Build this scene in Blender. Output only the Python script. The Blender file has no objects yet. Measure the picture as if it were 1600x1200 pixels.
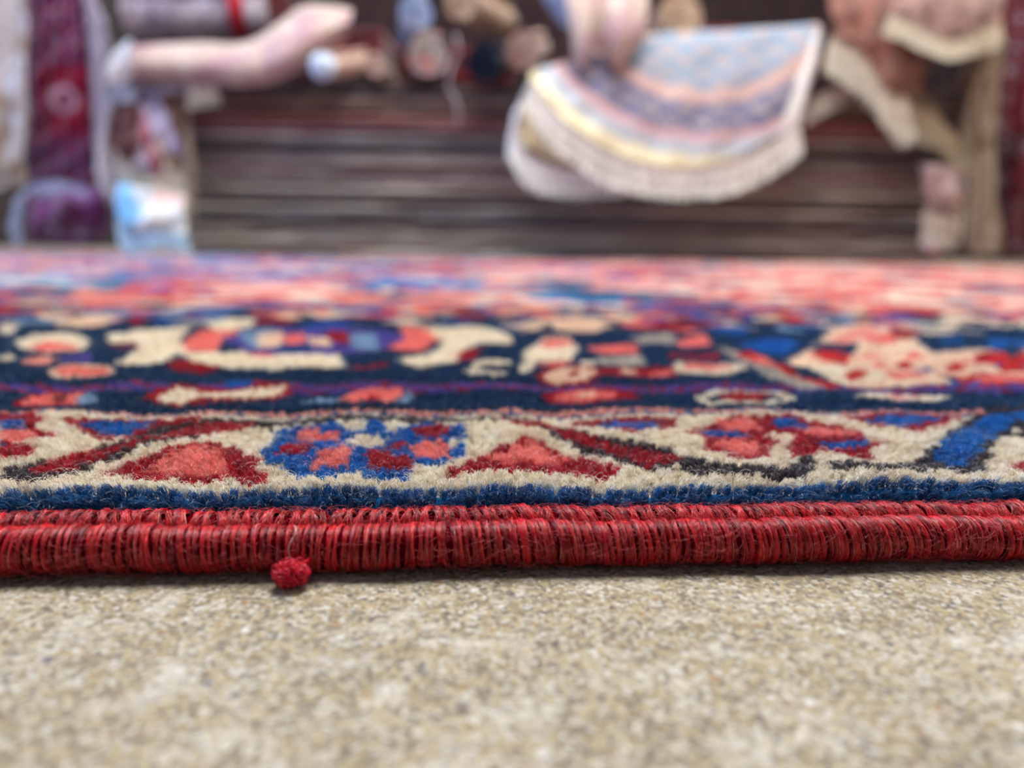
import bpy, bmesh, math, random
import numpy as np
from mathutils import Vector, Matrix

random.seed(7)
rng = np.random.default_rng(11)
scene = bpy.context.scene
col = scene.collection

# ------------------------------------------------------------------ camera
LENS = 26.0
F = LENS / 36.0 * 1600.0
HC = 0.0455
PITCH = math.radians(10.9)
ROLL = math.radians(0.85)
CAMR = Matrix.Rotation(math.pi / 2 - PITCH, 3, 'X') @ Matrix.Rotation(ROLL, 3, 'Z')
CAMP = Vector((0, 0, HC))
cam_data = bpy.data.cameras.new('camera')
cam = bpy.data.objects.new('camera', cam_data)
col.objects.link(cam)
cam.matrix_world = Matrix.Translation(CAMP) @ CAMR.to_4x4()
cam_data.lens = LENS
cam_data.sensor_width = 36.0
cam_data.clip_start = 0.004
cam_data.clip_end = 60
cam_data.dof.use_dof = True
cam_data.dof.focus_distance = 0.113
cam_data.dof.aperture_fstop = 9.6
cam_data.dof.aperture_blades = 0
scene.camera = cam

def ray(px, py):
    return CAMR @ Vector(((px - 800) / F, -(py - 600) / F, -1.0))
def at(px, py, Y):
    d = ray(px, py); t = Y / d.y
    return CAMP + d * t
def atz(px, py, z):
    d = ray(px, py); t = (z - HC) / d.z
    return CAMP + d * t

# ------------------------------------------------------------------ helpers
def lin(c):
    c = c / 255.0
    return c / 12.92 if c <= 0.04045 else ((c + 0.055) / 1.055) ** 2.4
def rgb(r, g, b): return (lin(r), lin(g), lin(b), 1.0)

def link(name, data, parent=None, mat=None):
    o = bpy.data.objects.new(name, data)
    col.objects.link(o)
    if mat is not None and data is not None: data.materials.append(mat)
    if parent is not None: o.parent = parent
    return o
def tag(o, label, cat, group=None):
    o['label'] = label; o['category'] = cat
    if group: o['group'] = group
    return o
def thing(name, loc, label, cat, group=None, rz=0.0):
    o = bpy.data.objects.new(name, None); col.objects.link(o)
    o.empty_display_size = 0.02
    o.location = loc; o.rotation_euler = (0, 0, rz)
    return tag(o, label, cat, group)

def mesh_from(name, verts, faces, mat=None, smooth=True, cols=None, loc=None):
    me = bpy.data.meshes.new(name)
    if loc is not None:
        L = Vector(loc); verts = [Vector(v) - L for v in verts]
    me.from_pydata([tuple(v) for v in verts], [], faces)
    if smooth: me.polygons.foreach_set('use_smooth', [True] * len(me.polygons))
    if cols is not None:
        a = me.color_attributes.new('col', 'FLOAT_COLOR', 'POINT')
        a.data.foreach_set('color', np.asarray(cols, dtype=np.float32).ravel())
    me.update()
    return me

class NT:
    def __init__(s, name):
        s.m = bpy.data.materials.new(name); s.m.use_nodes = True
        s.n = s.m.node_tree.nodes; s.l = s.m.node_tree.links
        s.b = s.n['Principled BSDF']
    def node(s, t, **k):
        x = s.n.new(t)
        for a, v in k.items():
            if a.startswith('_'): x.inputs[a[1:].replace('_', ' ')].default_value = v
            else: setattr(x, a, v)
        return x
    def link(s, a, b): s.l.new(a, b)
    def ramp(s, fac, stops, interp='LINEAR'):
        r = s.n.new('ShaderNodeValToRGB'); cr = r.color_ramp; cr.interpolation = interp
        while len(cr.elements) < len(stops): cr.elements.new(0.5)
        for e, (p, c) in zip(cr.elements, stops): e.position = p; e.color = c
        s.link(fac, r.inputs[0]); return r.outputs[0]
    def mix(s, fac, a, b, mode='MIX'):
        x = s.n.new('ShaderNodeMix'); x.data_type = 'RGBA'; x.blend_type = mode
        for i, v in ((0, fac), (6, a), (7, b)):
            if hasattr(v, 'is_linked') or isinstance(v, bpy.types.NodeSocket): s.link(v, x.inputs[i])
            else: x.inputs[i].default_value = v
        return x.outputs[2]

def wool_mat(name, rough=0.7, spec=0.3, sheen=0.3):
    t = NT(name)
    a = t.node('ShaderNodeAttribute', attribute_name='col')
    t.link(a.outputs['Color'], t.b.inputs['Base Color'])
    t.b.inputs['Roughness'].default_value = rough
    t.b.inputs['Specular IOR Level'].default_value = spec
    t.b.inputs['Sheen Weight'].default_value = sheen
    t.b.inputs['Sheen Roughness'].default_value = 0.4
    return t.m

def cloth_mat(name, c1, c2=None, c3=None, scale=30, rough=0.9, stripes=None, sheen=0.25, density=0.5):
    """woven carpet: ground colour with flower and leaf spots of other colours"""
    t = NT(name)
    tc = t.node('ShaderNodeTexCoord')
    c2 = c2 or c1; c3 = c3 or c2
    n = t.node('ShaderNodeTexNoise', _Scale=scale * 0.7, _Detail=3.0)
    t.link(tc.outputs['Object'], n.inputs['Vector'])
    v = t.node('ShaderNodeTexVoronoi', _Scale=scale, _Randomness=0.6)
    t.link(tc.outputs['Object'], v.inputs['Vector'])
    f1 = t.ramp(v.outputs['Distance'], [(0.0, (1, 1, 1, 1)), (0.18, (1, 1, 1, 1)), (0.22, (0, 0, 0, 1)), (0.33, (0, 0, 0, 1)), (0.36, (.6, .6, .6, 1)), (0.46, (0, 0, 0, 1))])
    f2 = t.ramp(n.outputs['Fac'], [(0.0, (0, 0, 0, 1)), (density, (0, 0, 0, 1)), (density + 0.07, (1, 1, 1, 1)), (1, (1, 1, 1, 1))])
    m1 = t.mix(f2, c1, c2)
    m2 = t.mix(f1, m1, c3)
    t.link(m2, t.b.inputs['Base Color'])
    t.b.inputs['Roughness'].default_value = rough
    t.b.inputs['Specular IOR Level'].default_value = 0.15
    t.b.inputs['Sheen Weight'].default_value = sheen
    n2 = t.node('ShaderNodeTexNoise', _Scale=700.0, _Detail=2.0)
    t.link(tc.outputs['Object'], n2.inputs['Vector'])
    bp = t.node('ShaderNodeBump', _Strength=0.5, _Distance=0.002)
    t.link(n2.outputs['Fac'], bp.inputs['Height']); t.link(bp.outputs[0], t.b.inputs['Normal'])
    return t.m

# ------------------------------------------------------------------ setting
def concrete():
    t = NT('concrete')
    tc = t.node('ShaderNodeTexCoord'); P = tc.outputs['Object']
    big = t.node('ShaderNodeTexNoise', _Scale=60.0, _Detail=6.0, _Roughness=0.65); t.link(P, big.inputs['Vector'])
    base = t.ramp(big.outputs['Fac'], [(0.36, rgb(98, 92, 80)), (0.5, rgb(146, 135, 112)), (0.64, rgb(188, 178, 154))])
    mid = t.node('ShaderNodeTexNoise', _Scale=420.0, _Detail=6.0, _Roughness=0.8); t.link(P, mid.inputs['Vector'])
    mc = t.ramp(mid.outputs['Fac'], [(0.34, rgb(80, 76, 78)), (0.43, rgb(142, 132, 116)), (0.52, rgb(168, 156, 128)), (0.6, rgb(190, 178, 152)), (0.68, rgb(242, 238, 228))])
    b0 = t.mix(0.55, base, mc)
    # sand grains, each with its own colour
    v = t.node('ShaderNodeTexVoronoi', _Scale=1700.0); t.link(P, v.inputs['Vector'])
    sep = t.node('ShaderNodeSeparateColor'); t.link(v.outputs['Color'], sep.inputs[0])
    grain = t.ramp(sep.outputs[0], [(0.0, rgb(84, 80, 84)), (0.16, rgb(140, 128, 112)), (0.4, rgb(178, 162, 130)), (0.62, rgb(204, 184, 138)), (0.82, rgb(214, 204, 184)), (0.97, rgb(244, 242, 236))])
    b1 = t.mix(0.55, b0, grain)
    dd = t.node('ShaderNodeTexNoise', _Scale=800.0, _Detail=2.0, _Roughness=0.5); t.link(P, dd.inputs['Vector'])
    df = t.ramp(dd.outputs['Fac'], [(0.0, (.7, .7, .7, 1)), (0.33, (.8, .8, .8, 1)), (0.38, (0, 0, 0, 1))])
    dc = t.node('ShaderNodeTexNoise', _Scale=260.0, _Detail=1.0); t.link(P, dc.inputs['Vector'])
    b2 = t.mix(df, b1, t.ramp(dc.outputs['Fac'], [(0.4, rgb(66, 72, 96)), (0.5, rgb(88, 78, 72)), (0.62, rgb(176, 132, 84))]))
    # pale lime patches
    w = t.node('ShaderNodeTexNoise', _Scale=120.0, _Detail=7.0, _Roughness=0.75); t.link(P, w.inputs['Vector'])
    wf = t.ramp(w.outputs['Fac'], [(0.0, (0, 0, 0, 1)), (0.52, (0, 0, 0, 1)), (0.68, (.7, .7, .7, 1))])
    b3 = t.mix(wf, b2, rgb(226, 222, 214))
    # a few larger bluish, white and dark grains
    v3 = t.node('ShaderNodeTexVoronoi', _Scale=260.0); t.link(P, v3.inputs['Vector'])
    sep3 = t.node('ShaderNodeSeparateColor'); t.link(v3.outputs['Color'], sep3.inputs[0])
    near = t.ramp(v3.outputs['Distance'], [(0.0, (1, 1, 1, 1)), (0.1, (1, 1, 1, 1)), (0.2, (0, 0, 0, 1))])
    pick = t.ramp(sep3.outputs[0], [(0.0, (0, 0, 0, 1)), (0.72, (0, 0, 0, 1)), (0.74, (.7, .7, .7, 1))])
    ff = t.mix(1.0, near, pick, 'MULTIPLY')
    dk = t.ramp(sep3.outputs[1], [(0.0, rgb(70, 80, 120)), (0.14, rgb(110, 102, 98)), (0.45, rgb(238, 236, 232))], 'CONSTANT')
    b4 = t.mix(ff, b3, dk)
    t.link(b4, t.b.inputs['Base Color'])
    t.b.inputs['Roughness'].default_value = 0.7
    t.b.inputs['Specular IOR Level'].default_value = 0.3
    bn = t.node('ShaderNodeTexNoise', _Scale=1000.0, _Detail=5.0, _Roughness=0.75); t.link(P, bn.inputs['Vector'])
    bp = t.node('ShaderNodeBump', _Strength=1.0, _Distance=0.0007); t.link(bn.outputs['Fac'], bp.inputs['Height'])
    t.link(bp.outputs[0], t.b.inputs['Normal'])
    return t.m

def box_mesh(name, x0, x1, y0, y1, z0, z1):
    v = [(x, y, z) for z in (z0, z1) for y in (y0, y1) for x in (x0, x1)]
    f = [(0, 2, 3, 1), (4, 5, 7, 6), (0, 1, 5, 4), (2, 6, 7, 3), (0, 4, 6, 2), (1, 3, 7, 5)]
    return mesh_from(name, v, f, smooth=False)

fl = link('floor', box_mesh('floor', -2.6, 2.6, -1.0, 3.2, -0.05, 0.0), mat=concrete()); fl['kind'] = 'structure'
wt = NT('wall_paint'); wt.b.inputs['Base Color'].default_value = rgb(96, 84, 80); wt.b.inputs['Roughness'].default_value = 0.9
wtc = wt.node('ShaderNodeTexCoord'); wn = wt.node('ShaderNodeTexNoise', _Scale=6.0, _Detail=5.0)
wt.link(wtc.outputs['Object'], wn.inputs['Vector'])
wt.link(wt.ramp(wn.outputs['Fac'], [(0.3, rgb(70, 58, 56)), (0.7, rgb(104, 92, 86))]), wt.b.inputs['Base Color'])
wb = link('wall_back', box_mesh('wall_back', -2.6, 2.6, 3.1, 3.2, 0.0, 2.4), mat=wt.m); wb['kind'] = 'structure'

# ------------------------------------------------------------------ THE RUG
HP = 0.0085             # height of the cut pile above the floor
A0 = atz(0, 900, 0.0); A1 = atz(1600, 873, 0.0)
YAW = math.atan2(A1.y - A0.y, A1.x - A0.x)
UD = Vector((math.cos(YAW), math.sin(YAW), 0)); WD = Vector((-math.sin(YAW), math.cos(YAW), 0))
t0 = -A0.x / (A1.x - A0.x)
ORG = A0.lerp(A1, t0) - WD * 0.0025
ORG.z = 0
def rug_uw(px, py, z=HP):
    p = atz(px, py, z) - ORG
    return (p.dot(UD), p.dot(WD))
RUG_L, RUG_W = 1.3, 1.60

NAVY = 0; CREAM = 1; RED = 2; SALM = 3; BROWN = 4; BLUE = 5; PURP = 6; LBLU = 7; PINK = 8; DNAVY = 9; CSAL = 10; GREY = 11; FRED = 12
PAL = np.array([rgb(20, 112, 168), rgb(255, 240, 218), rgb(192, 34, 60), rgb(255, 164, 154), rgb(88, 78, 84), rgb(30, 132, 200),
                rgb(124, 112, 186), rgb(168, 192, 212), rgb(255, 192, 178), rgb(24, 82, 124), rgb(255, 226, 204), rgb(205, 198, 188), rgb(222, 70, 70),
                rgb(226, 92, 84), rgb(160, 124, 186), rgb(236, 134, 116)])[:, :3]
FBASE = 13; LAV = 14; DSAL = 15


POLY = []   # (colour, Nx2 array in rug space)
def P5(c, pts, ox=0, oy=630, s=2.909): POLY.append((c, np.array([rug_uw(ox + x / s, oy + y / s) for x, y in pts])))
def P6(c, pts): P5(c, pts, 500)
def P7(c, pts): P5(c, pts, 1050)
def P3(c, pts): P5(c, pts, 0, 380, 2.0)
def P4(c, pts): P5(c, pts, 800, 380, 2.0)

# main navy border, left part of the picture
P3(CREAM, [(340,285),(430,268),(600,262),(560,300),(600,330),(545,355),(480,376),(350,372),(430,340),(400,320),(335,310)])
P3(RED, [(340,305),(430,312),(440,330),(350,330)])
P3(DNAVY, [(350,310),(420,316),(425,326),(350,324)])
P3(RED, [(520,372),(600,360),(700,385),(640,400),(540,395)])
P3(CREAM, [(560,342),(700,340),(760,330),(900,342),(1060,342),(1085,378),(960,390),(860,402),(720,390),(600,372)])
P3(SALM, [(570,310),(620,272),(700,262),(760,270),(700,300),(680,335),(600,342)])
P3(CREAM, [(640,256),(700,236),(800,234),(790,262),(690,272)])
P3(PURP, [(690,310),(760,275),(880,262),(1050,262),(1200,268),(1290,300),(1250,330),(1100,342),(950,345),(800,342)])
P3(LBLU, [(740,280),(860,268),(850,320),(800,330),(760,310)])
P3(CSAL, [(800,285),(890,275),(880,325),(810,325)])
P3(SALM, [(880,285),(950,280),(960,310),(890,315)])
P3(NAVY, [(860,325),(960,318),(980,336),(880,342)])
P3(CSAL, [(960,290),(1040,300),(1030,330),(970,322)])
P3(RED, [(1020,280),(1090,275),(1090,310),(1030,305)])
P3(LBLU, [(1090,285),(1170,275),(1190,330),(1110,330)])
P3(PURP, [(1180,290),(1250,285),(1240,315),(1190,318)])
P3(SALM, [(1210,322),(1270,305),(1250,265),(1330,268),(1380,295),(1310,338),(1240,338)])
P3(CREAM, [(1330,268),(1420,256),(1530,262),(1600,286),(1600,312),(1500,318),(1450,330),(1440,370),(1300,382),(1235,366),(1340,342),(1390,305)])
P3(RED, [(1440,330),(1520,325),(1480,350),(1500,370),(1430,372)])
P3(SALM, [(790,330),(880,345),(850,352),(790,345)])
P3(CREAM, [(45,300),(120,280),(210,276),(285,298),(255,335),(140,340),(60,330)])
P3(SALM, [(90,325),(150,312),(245,320),(210,335),(120,338)])
P3(CREAM, [(0,345),(50,350),(40,370),(0,372)])
P3(PINK, [(70,355),(160,345),(190,360),(150,380),(80,378)])
P3(PURP, [(180,350),(260,345),(300,350),(280,375),(190,372)])
P3(CSAL, [(140,405),(200,382),(345,380),(368,394),(300,420),(180,424)])
P3(SALM, [(165,404),(205,388),(335,386),(345,396),(290,415),(190,418)])
P3(CREAM, [(1450,400),(1490,372),(1600,370),(1600,382),(1500,384),(1500,400),(1590,404),(1580,412),(1470,410)])
P3(CREAM, [(0,255),(60,262),(40,285),(0,285)])
P3(RED, [(400,225),(450,222),(455,250),(410,255)])
P3(CSAL, [(160,240),(330,225),(380,236),(300,252),(180,258)])
P3(LBLU, [(480,215),(560,212),(600,225),(520,232)])
P3(CSAL, [(840,225),(900,215),(960,228),(900,240)])
P3(RED, [(1090,380),(1220,374),(1180,392),(1110,394)])
# right part
P4(CREAM, [(30,335),(100,298),(185,300),(215,340),(185,362),(40,362)])
P4(SALM, [(75,315),(110,302),(180,304),(190,322),(110,326)])
P4(CREAM, [(20,385),(60,358),(70,380),(50,405),(20,400)])
P4(SALM, [(75,380),(120,362),(180,365),(200,378),(130,385)])
P4(CREAM, [(210,370),(260,365),(250,395),(220,392)])
P4(RED, [(72,410),(120,384),(250,384),(296,410),(240,438),(105,434)])
P4(CSAL, [(92,410),(130,390),(240,390),(272,410),(230,430),(120,428)])
P4(RED, [(170,408),(200,398),(215,410),(190,420)])
P4(SALM, [(235,326),(280,314),(385,316),(400,338),(300,344)])
P4(GREY, [(256,356),(400,348),(424,376),(272,378)])
P4(RED, [(276,392),(350,382),(505,388),(515,418),(300,420)])
P4(CSAL, [(330,392),(380,386),(400,405),(350,410)])
P4(SALM, [(430,396),(490,394),(490,410),(430,410)])
P4(GREY, [(362,292),(490,278),(528,308),(400,316)])
P4(SALM, [(516,300),(600,286),(628,318),(520,326)])
P4(RED, [(486,344),(650,338),(656,358),(490,362)])
P4(CREAM, [(500,378),(700,370),(735,392),(640,408),(516,402)])
P4(SALM, [(530,380),(660,378),(690,388),(620,396),(540,394)])
P4(CSAL, [(110,240),(230,236),(330,260),(250,275),(130,270)])
P4(BLUE, [(690,320),(760,300),(860,300),(900,322),(850,345),(760,338)])
P4(CSAL, [(850,365),(930,330),(1000,262),(1110,248),(1240,290),(1320,340),(1500,328),(1560,345),(1400,380),(1320,400),(1390,444),(1200,448),(1040,446),(960,410)])
P4(SALM, [(1090,290),(1180,280),(1200,310),(1120,320)])
P4(CREAM, [(880,372),(990,374),(1080,386),(1160,420),(1040,440),(960,408)])
P4(DNAVY, [(930,330),(980,306),(1080,318),(1060,345),(960,350)])
P4(FRED, [(930,345),(1000,332),(1060,352),(1040,378),(970,366)])
P4(FRED, [(1035,408),(1075,394),(1112,408),(1060,424)])
P4(SALM, [(1120,380),(1160,372),(1170,392),(1130,396)])
P4(SALM, [(1230,340),(1280,335),(1275,360),(1240,362)])
P4(RED, [(1180,265),(1280,270),(1240,300),(1190,300)])
P4(FRED, [(1310,400),(1420,370),(1500,345),(1600,370),(1600,440),(1420,446),(1390,420)])
P4(CSAL, [(1330,392),(1420,402),(1480,396),(1600,404),(1600,416),(1480,410),(1400,416),(1330,404)])
P4(SALM, [(1420,420),(1520,414),(1600,422),(1600,434),(1500,430)])
P4(PURP, [(1440,378),(1520,372),(1530,384),(1460,388)])
P4(BLUE, [(1360,432),(1450,428),(1460,442),(1380,446)])
P4(CSAL, [(1400,385),(1500,375),(1520,395),(1420,400)])
P4(NAVY, [(1330,290),(1400,288),(1420,316),(1340,318)])
P4(BLUE, [(1480,300),(1560,296),(1540,325),(1490,325)])
P4(RED, [(1440,350),(1530,330),(1520,350),(1460,362)])
P4(GREY, [(645,330),(700,338),(850,392),(1000,455),(915,458),(760,398)])
P4(FRED, [(695,346),(740,338),(820,372),(900,418),(1050,452),(980,454),(850,408)])
P4(PINK, [(1000,300),(1060,268),(1130,262),(1150,276),(1080,300),(1040,318)])
P4(SALM, [(1060,352),(1140,340),(1150,356),(1080,366)])
P4(FRED, [(1200,372),(1240,366),(1250,384),(1210,388)])
P4(CREAM, [(1180,310),(1290,330),(1300,350),(1230,332),(1170,334)])
P4(SALM, [(1160,410),(1260,402),(1300,416),(1200,426)])
P4(PURP, [(1250,390),(1310,384),(1300,396),(1262,402)])
P4(SALM, [(740,350),(780,352),(840,386),(800,384)])
# narrow navy guard stripe
P3(RED, [(40,500),(90,468),(140,460),(280,452),(250,500)])
P3(SALM, [(60,496),(100,472),(190,464),(170,496)])
P3(SALM, [(200,470),(265,458),(235,496),(190,496)])
P3(BROWN, [(160,480),(210,464),(200,488)])
P3(LBLU, [(245,500),(250,478),(270,462),(300,470),(300,500)])
P3(RED, [(440,484),(520,448),(580,436),(700,455),(760,425),(900,440),(920,465),(860,492),(760,500),(560,500)])
P3(CREAM, [(485,482),(550,446),(600,448),(640,468),(740,470),(800,456),(895,442),(860,480),(790,494),(700,490),(620,482),(540,496)])
P3(BLUE, [(700,440),(760,425),(810,440),(770,455),(710,458)])
P3(LBLU, [(930,502),(1000,484),(1060,488),(1060,502)])
P3(SALM, [(1060,500),(1090,462),(1150,452),(1260,454),(1230,500)])
P3(RED, [(1130,498),(1170,470),(1200,480),(1170,500)])
P3(LBLU, [(1235,500),(1250,470),(1280,454),(1290,470),(1260,500)])
P4(RED, [(95,468),(200,452),(380,464),(400,485),(260,498),(115,492)])
P4(SALM, [(135,470),(230,460),(330,470),(320,486),(210,492),(150,486)])
P4(CSAL, [(200,470),(260,468),(260,480),(210,482)])
P4(CREAM, [(560,482),(620,462),(850,464),(890,482),(800,500),(620,500)])
P4(DNAVY, [(600,482),(640,470),(820,470),(850,482),(780,492),(640,492)])
P4(RED, [(640,480),(700,468),(830,476),(770,490),(680,490)])
P4(CREAM, [(1060,486),(1150,462),(1250,464),(1390,482),(1330,494),(1180,494)])
P4(SALM, [(1140,480),(1200,470),(1290,480),(1200,488)])
# cream border
P5(BROWN, [(0,290),(130,255),(330,218),(560,165),(720,108),(900,86),(1000,72),(1600,58),(1600,84),(1100,104),(870,172),(620,218),(500,252),(300,302),(150,338),(0,344)])
P5(RED, [(120,292),(200,248),(340,213),(520,193),(620,163),(760,136),(900,103),(1050,83),(1180,86),(1100,112),(950,145),(760,175),(600,203),(480,238),(330,272),(200,297)])
P5(RED, [(285,92),(380,74),(720,76),(940,62),(900,88),(720,108),(640,134),(560,147),(460,158),(400,124)])
P5(BLUE, [(365,98),(480,80),(750,84),(640,112),(580,134),(480,132),(420,114)])
P5(RED, [(0,56),(180,58),(200,100),(160,112),(262,130),(205,168),(130,155),(0,152)])
P5(BLUE, [(0,78),(130,84),(125,112),(0,116)])
P5(SALM, [(0,124),(140,122),(175,148),(90,170),(0,176)])
P5(RED, [(0,172),(150,190),(145,222),(30,238),(0,234)])
P5(BLUE, [(0,184),(34,190),(0,224)])
P5(RED, [(405,322),(480,300),(560,265),(640,250),(700,236),(820,203),(930,192),(950,176),(1000,178),(1015,203),(1095,213),(1115,245),(1185,265),(1155,290),(1220,322),(1185,360),(1120,354),(1050,324),(900,350),(780,338),(620,354),(560,332)])
P5(SALM, [(650,302),(740,258),(820,226),(930,203),(995,215),(1005,250),(1065,270),(1020,308),(900,318),(760,314)])
P5(BLUE, [(1180,235),(1220,186),(1250,155),(1250,118),(1340,98),(1480,96),(1560,116),(1600,130),(1600,325),(1440,342),(1380,330),(1300,314),(1290,284),(1225,276)])
P5(RED, [(1250,248),(1290,185),(1400,172),(1435,200),(1370,244)])
P5(SALM, [(1325,142),(1365,112),(1530,116),(1550,152),(1420,164)])
P5(SALM, [(1398,308),(1435,234),(1500,228),(1525,192),(1600,196),(1600,294)])
P6(BLUE, [(0,92),(60,92),(110,118),(200,128),(215,84),(290,84),(300,130),(340,128),(420,92),(500,84),(600,98),(662,108),(664,222),(625,252),(590,262),(560,276),(430,274),(400,336),(200,340),(190,312),(130,308),(0,334)])
P6(SALM, [(0,294),(0,233),(60,233),(80,192),(152,198),(122,292),(60,302)])
P6(SALM, [(0,128),(90,132),(92,158),(0,158)])
P6(CREAM, [(95,172),(150,150),(200,126),(250,143),(325,155),(280,177),(235,192),(185,196),(140,180)])
P6(RED, [(425,103),(580,98),(584,137),(500,142),(430,127)])
P6(SALM, [(408,187),(465,150),(560,155),(592,190),(594,236),(480,238),(420,217)])
P6(CREAM, [(575,148),(645,148),(645,166),(585,176)])
P6(RED, [(205,298),(208,240),(238,203),(300,203),(330,225),(410,228),(432,292),(320,304)])
P6(RED, [(306,197),(328,163),(390,153),(402,177),(340,192)])
P6(RED, [(560,328),(588,293),(648,290),(650,258),(740,243),(798,198),(830,183),(900,178),(930,148),(970,158),(1045,183),(1062,208),(1145,233),(1245,238),(1245,263),(1335,273),(1356,300),(1300,330),(1190,314),(1080,314),(960,309),(860,319),(740,309),(640,319),(580,334)])
P6(SALM, [(745,257),(820,235),(860,193),(960,163),(1030,203),(1060,240),(1135,250),(1080,278),(940,273),(820,279)])
P6(BROWN, [(0,58),(480,60),(800,62),(960,65),(1040,98),(1200,122),(1280,148),(1430,176),(1600,212),(1600,310),(1520,304),(1420,284),(1310,244),(1190,208),(1150,183),(1060,152),(1000,113),(850,102),(780,86),(0,82)])
P6(RED, [(785,75),(900,68),(1030,83),(1060,107),(1200,128),(1270,163),(1350,183),(1420,203),(1600,243),(1600,288),(1500,293),(1400,253),(1320,217),(1200,177),(1080,147),(1040,112),(950,117),(830,97)])
P6(RED, [(1105,70),(1200,60),(1620,60),(1620,98),(1500,133),(1440,144),(1330,113),(1220,97)])
P6(BLUE, [(1225,86),(1300,77),(1530,83),(1536,112),(1440,123),(1330,107)])
P7(BROWN, [(0,222),(60,248),(130,256),(150,288),(540,288),(600,242),(655,248),(645,302),(600,330),(480,340),(380,330),(250,324),(90,324),(0,294)])
P7(RED, [(0,252),(75,260),(0,292)])
P7(BROWN, [(695,297),(800,272),(900,288),(1030,282),(1100,256),(1150,198),(1190,196),(1250,138),(1330,68),(1430,28),(1620,26),(1620,62),(1540,112),(1600,128),(1480,152),(1440,212),(1475,242),(1410,244),(1445,292),(1380,314),(1230,300),(1180,314),(1060,320),(960,330),(860,314),(760,330)])
P7(BLUE, [(1185,242),(1196,188),(1250,158),(1300,128),(1370,88),(1430,48),(1500,38),(1595,42),(1545,82),(1465,122),(1444,172),(1394,218),(1344,270),(1280,264)])
P7(RED, [(45,122),(120,98),(220,73),(300,56),(400,73),(560,58),(620,83),(760,93),(800,98),(865,118),(875,150),(945,163),(945,190),(895,197),(935,240),(905,264),(830,258),(780,224),(700,219),(655,208),(602,238),(612,248),(540,238),(528,190),(560,160),(510,138),(430,138),(400,150),(492,165),(482,182),(442,198),(424,242),(350,259),(280,254),(236,237),(262,217),(200,222),(148,202),(128,175),(182,152),(120,142)])
P7(SALM, [(205,70),(340,62),(404,112),(300,107),(230,97)])
P7(SALM, [(188,176),(240,153),(380,158),(412,186),(362,218),(240,218)])
P7(SALM, [(588,125),(640,108),(740,103),(835,130),(760,143),(680,153),(600,153)])
P7(BLUE, [(110,122),(200,103),(355,130),(300,144),(150,134)])
P7(BLUE, [(448,80),(520,72),(625,100),(560,118),(470,108)])
P7(BLUE, [(638,180),(760,173),(872,163),(892,190),(770,208),(690,203)])
P7(RED, [(755,70),(900,48),(1160,42),(1295,48),(1260,78),(1180,113),(1130,134),(1060,118),(920,92)])
P7(BLUE, [(875,76),(960,63),(1235,58),(1170,87),(1100,109),(960,98)])
P7(RED, [(1525,282),(1600,252),(1600,314),(1560,304)])

W_BLUE = 0.5 * (rug_uw(300, 762)[1] + rug_uw(1200, 756)[1])  # blue border row ends here
def wv(y, x=800): return rug_uw(x, y)[1]
W_CT, W_B2, W_PK, W_NV, W_PU0, W_PU1, W_MAIN = wv(648.5), wv(644.5), wv(640.5), wv(634), wv(610), wv(600), wv(497)

def pip(u, w, poly):
    inside = np.zeros(u.shape, bool); n = len(poly); j = n - 1
    for i in range(n):
        xi, yi = poly[i]; xj, yj = poly[j]
        if yi != yj:
            c = ((yi > w) != (yj > w)) & (u < (xj - xi) * (w - yi) / (yj - yi) + xi)
            inside ^= c
        j = i
    return inside

frng = np.random.default_rng(5)
FIELD = []
for k in range(1500):      # rosettes and leaves of the field; cool-left, warm-right light painted into the colours
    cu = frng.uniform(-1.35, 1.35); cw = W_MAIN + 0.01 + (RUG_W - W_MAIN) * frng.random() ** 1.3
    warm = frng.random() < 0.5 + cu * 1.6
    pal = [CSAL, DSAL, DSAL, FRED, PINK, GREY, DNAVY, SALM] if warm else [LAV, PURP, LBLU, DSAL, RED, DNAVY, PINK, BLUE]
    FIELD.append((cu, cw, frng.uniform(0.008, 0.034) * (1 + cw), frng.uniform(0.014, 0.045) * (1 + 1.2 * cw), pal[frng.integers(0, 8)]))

SMALL = []        # buds and leaves crowding the inner half of the navy border
for k in range(330):
    cw = frng.uniform(0.225, W_MAIN + 0.07); cu = frng.uniform(-.45, .45)
    SMALL.append((cu, cw, frng.uniform(.004, .015), frng.uniform(.005, .017), [CREAM, SALM, RED, LBLU, PURP, GREY, BLUE, CSAL, DNAVY, NAVY, DNAVY, LAV if cu < 0 else CSAL][frng.integers(0, 12)]))  # last pick carries the same painted light tint, cool left and warm right

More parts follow.
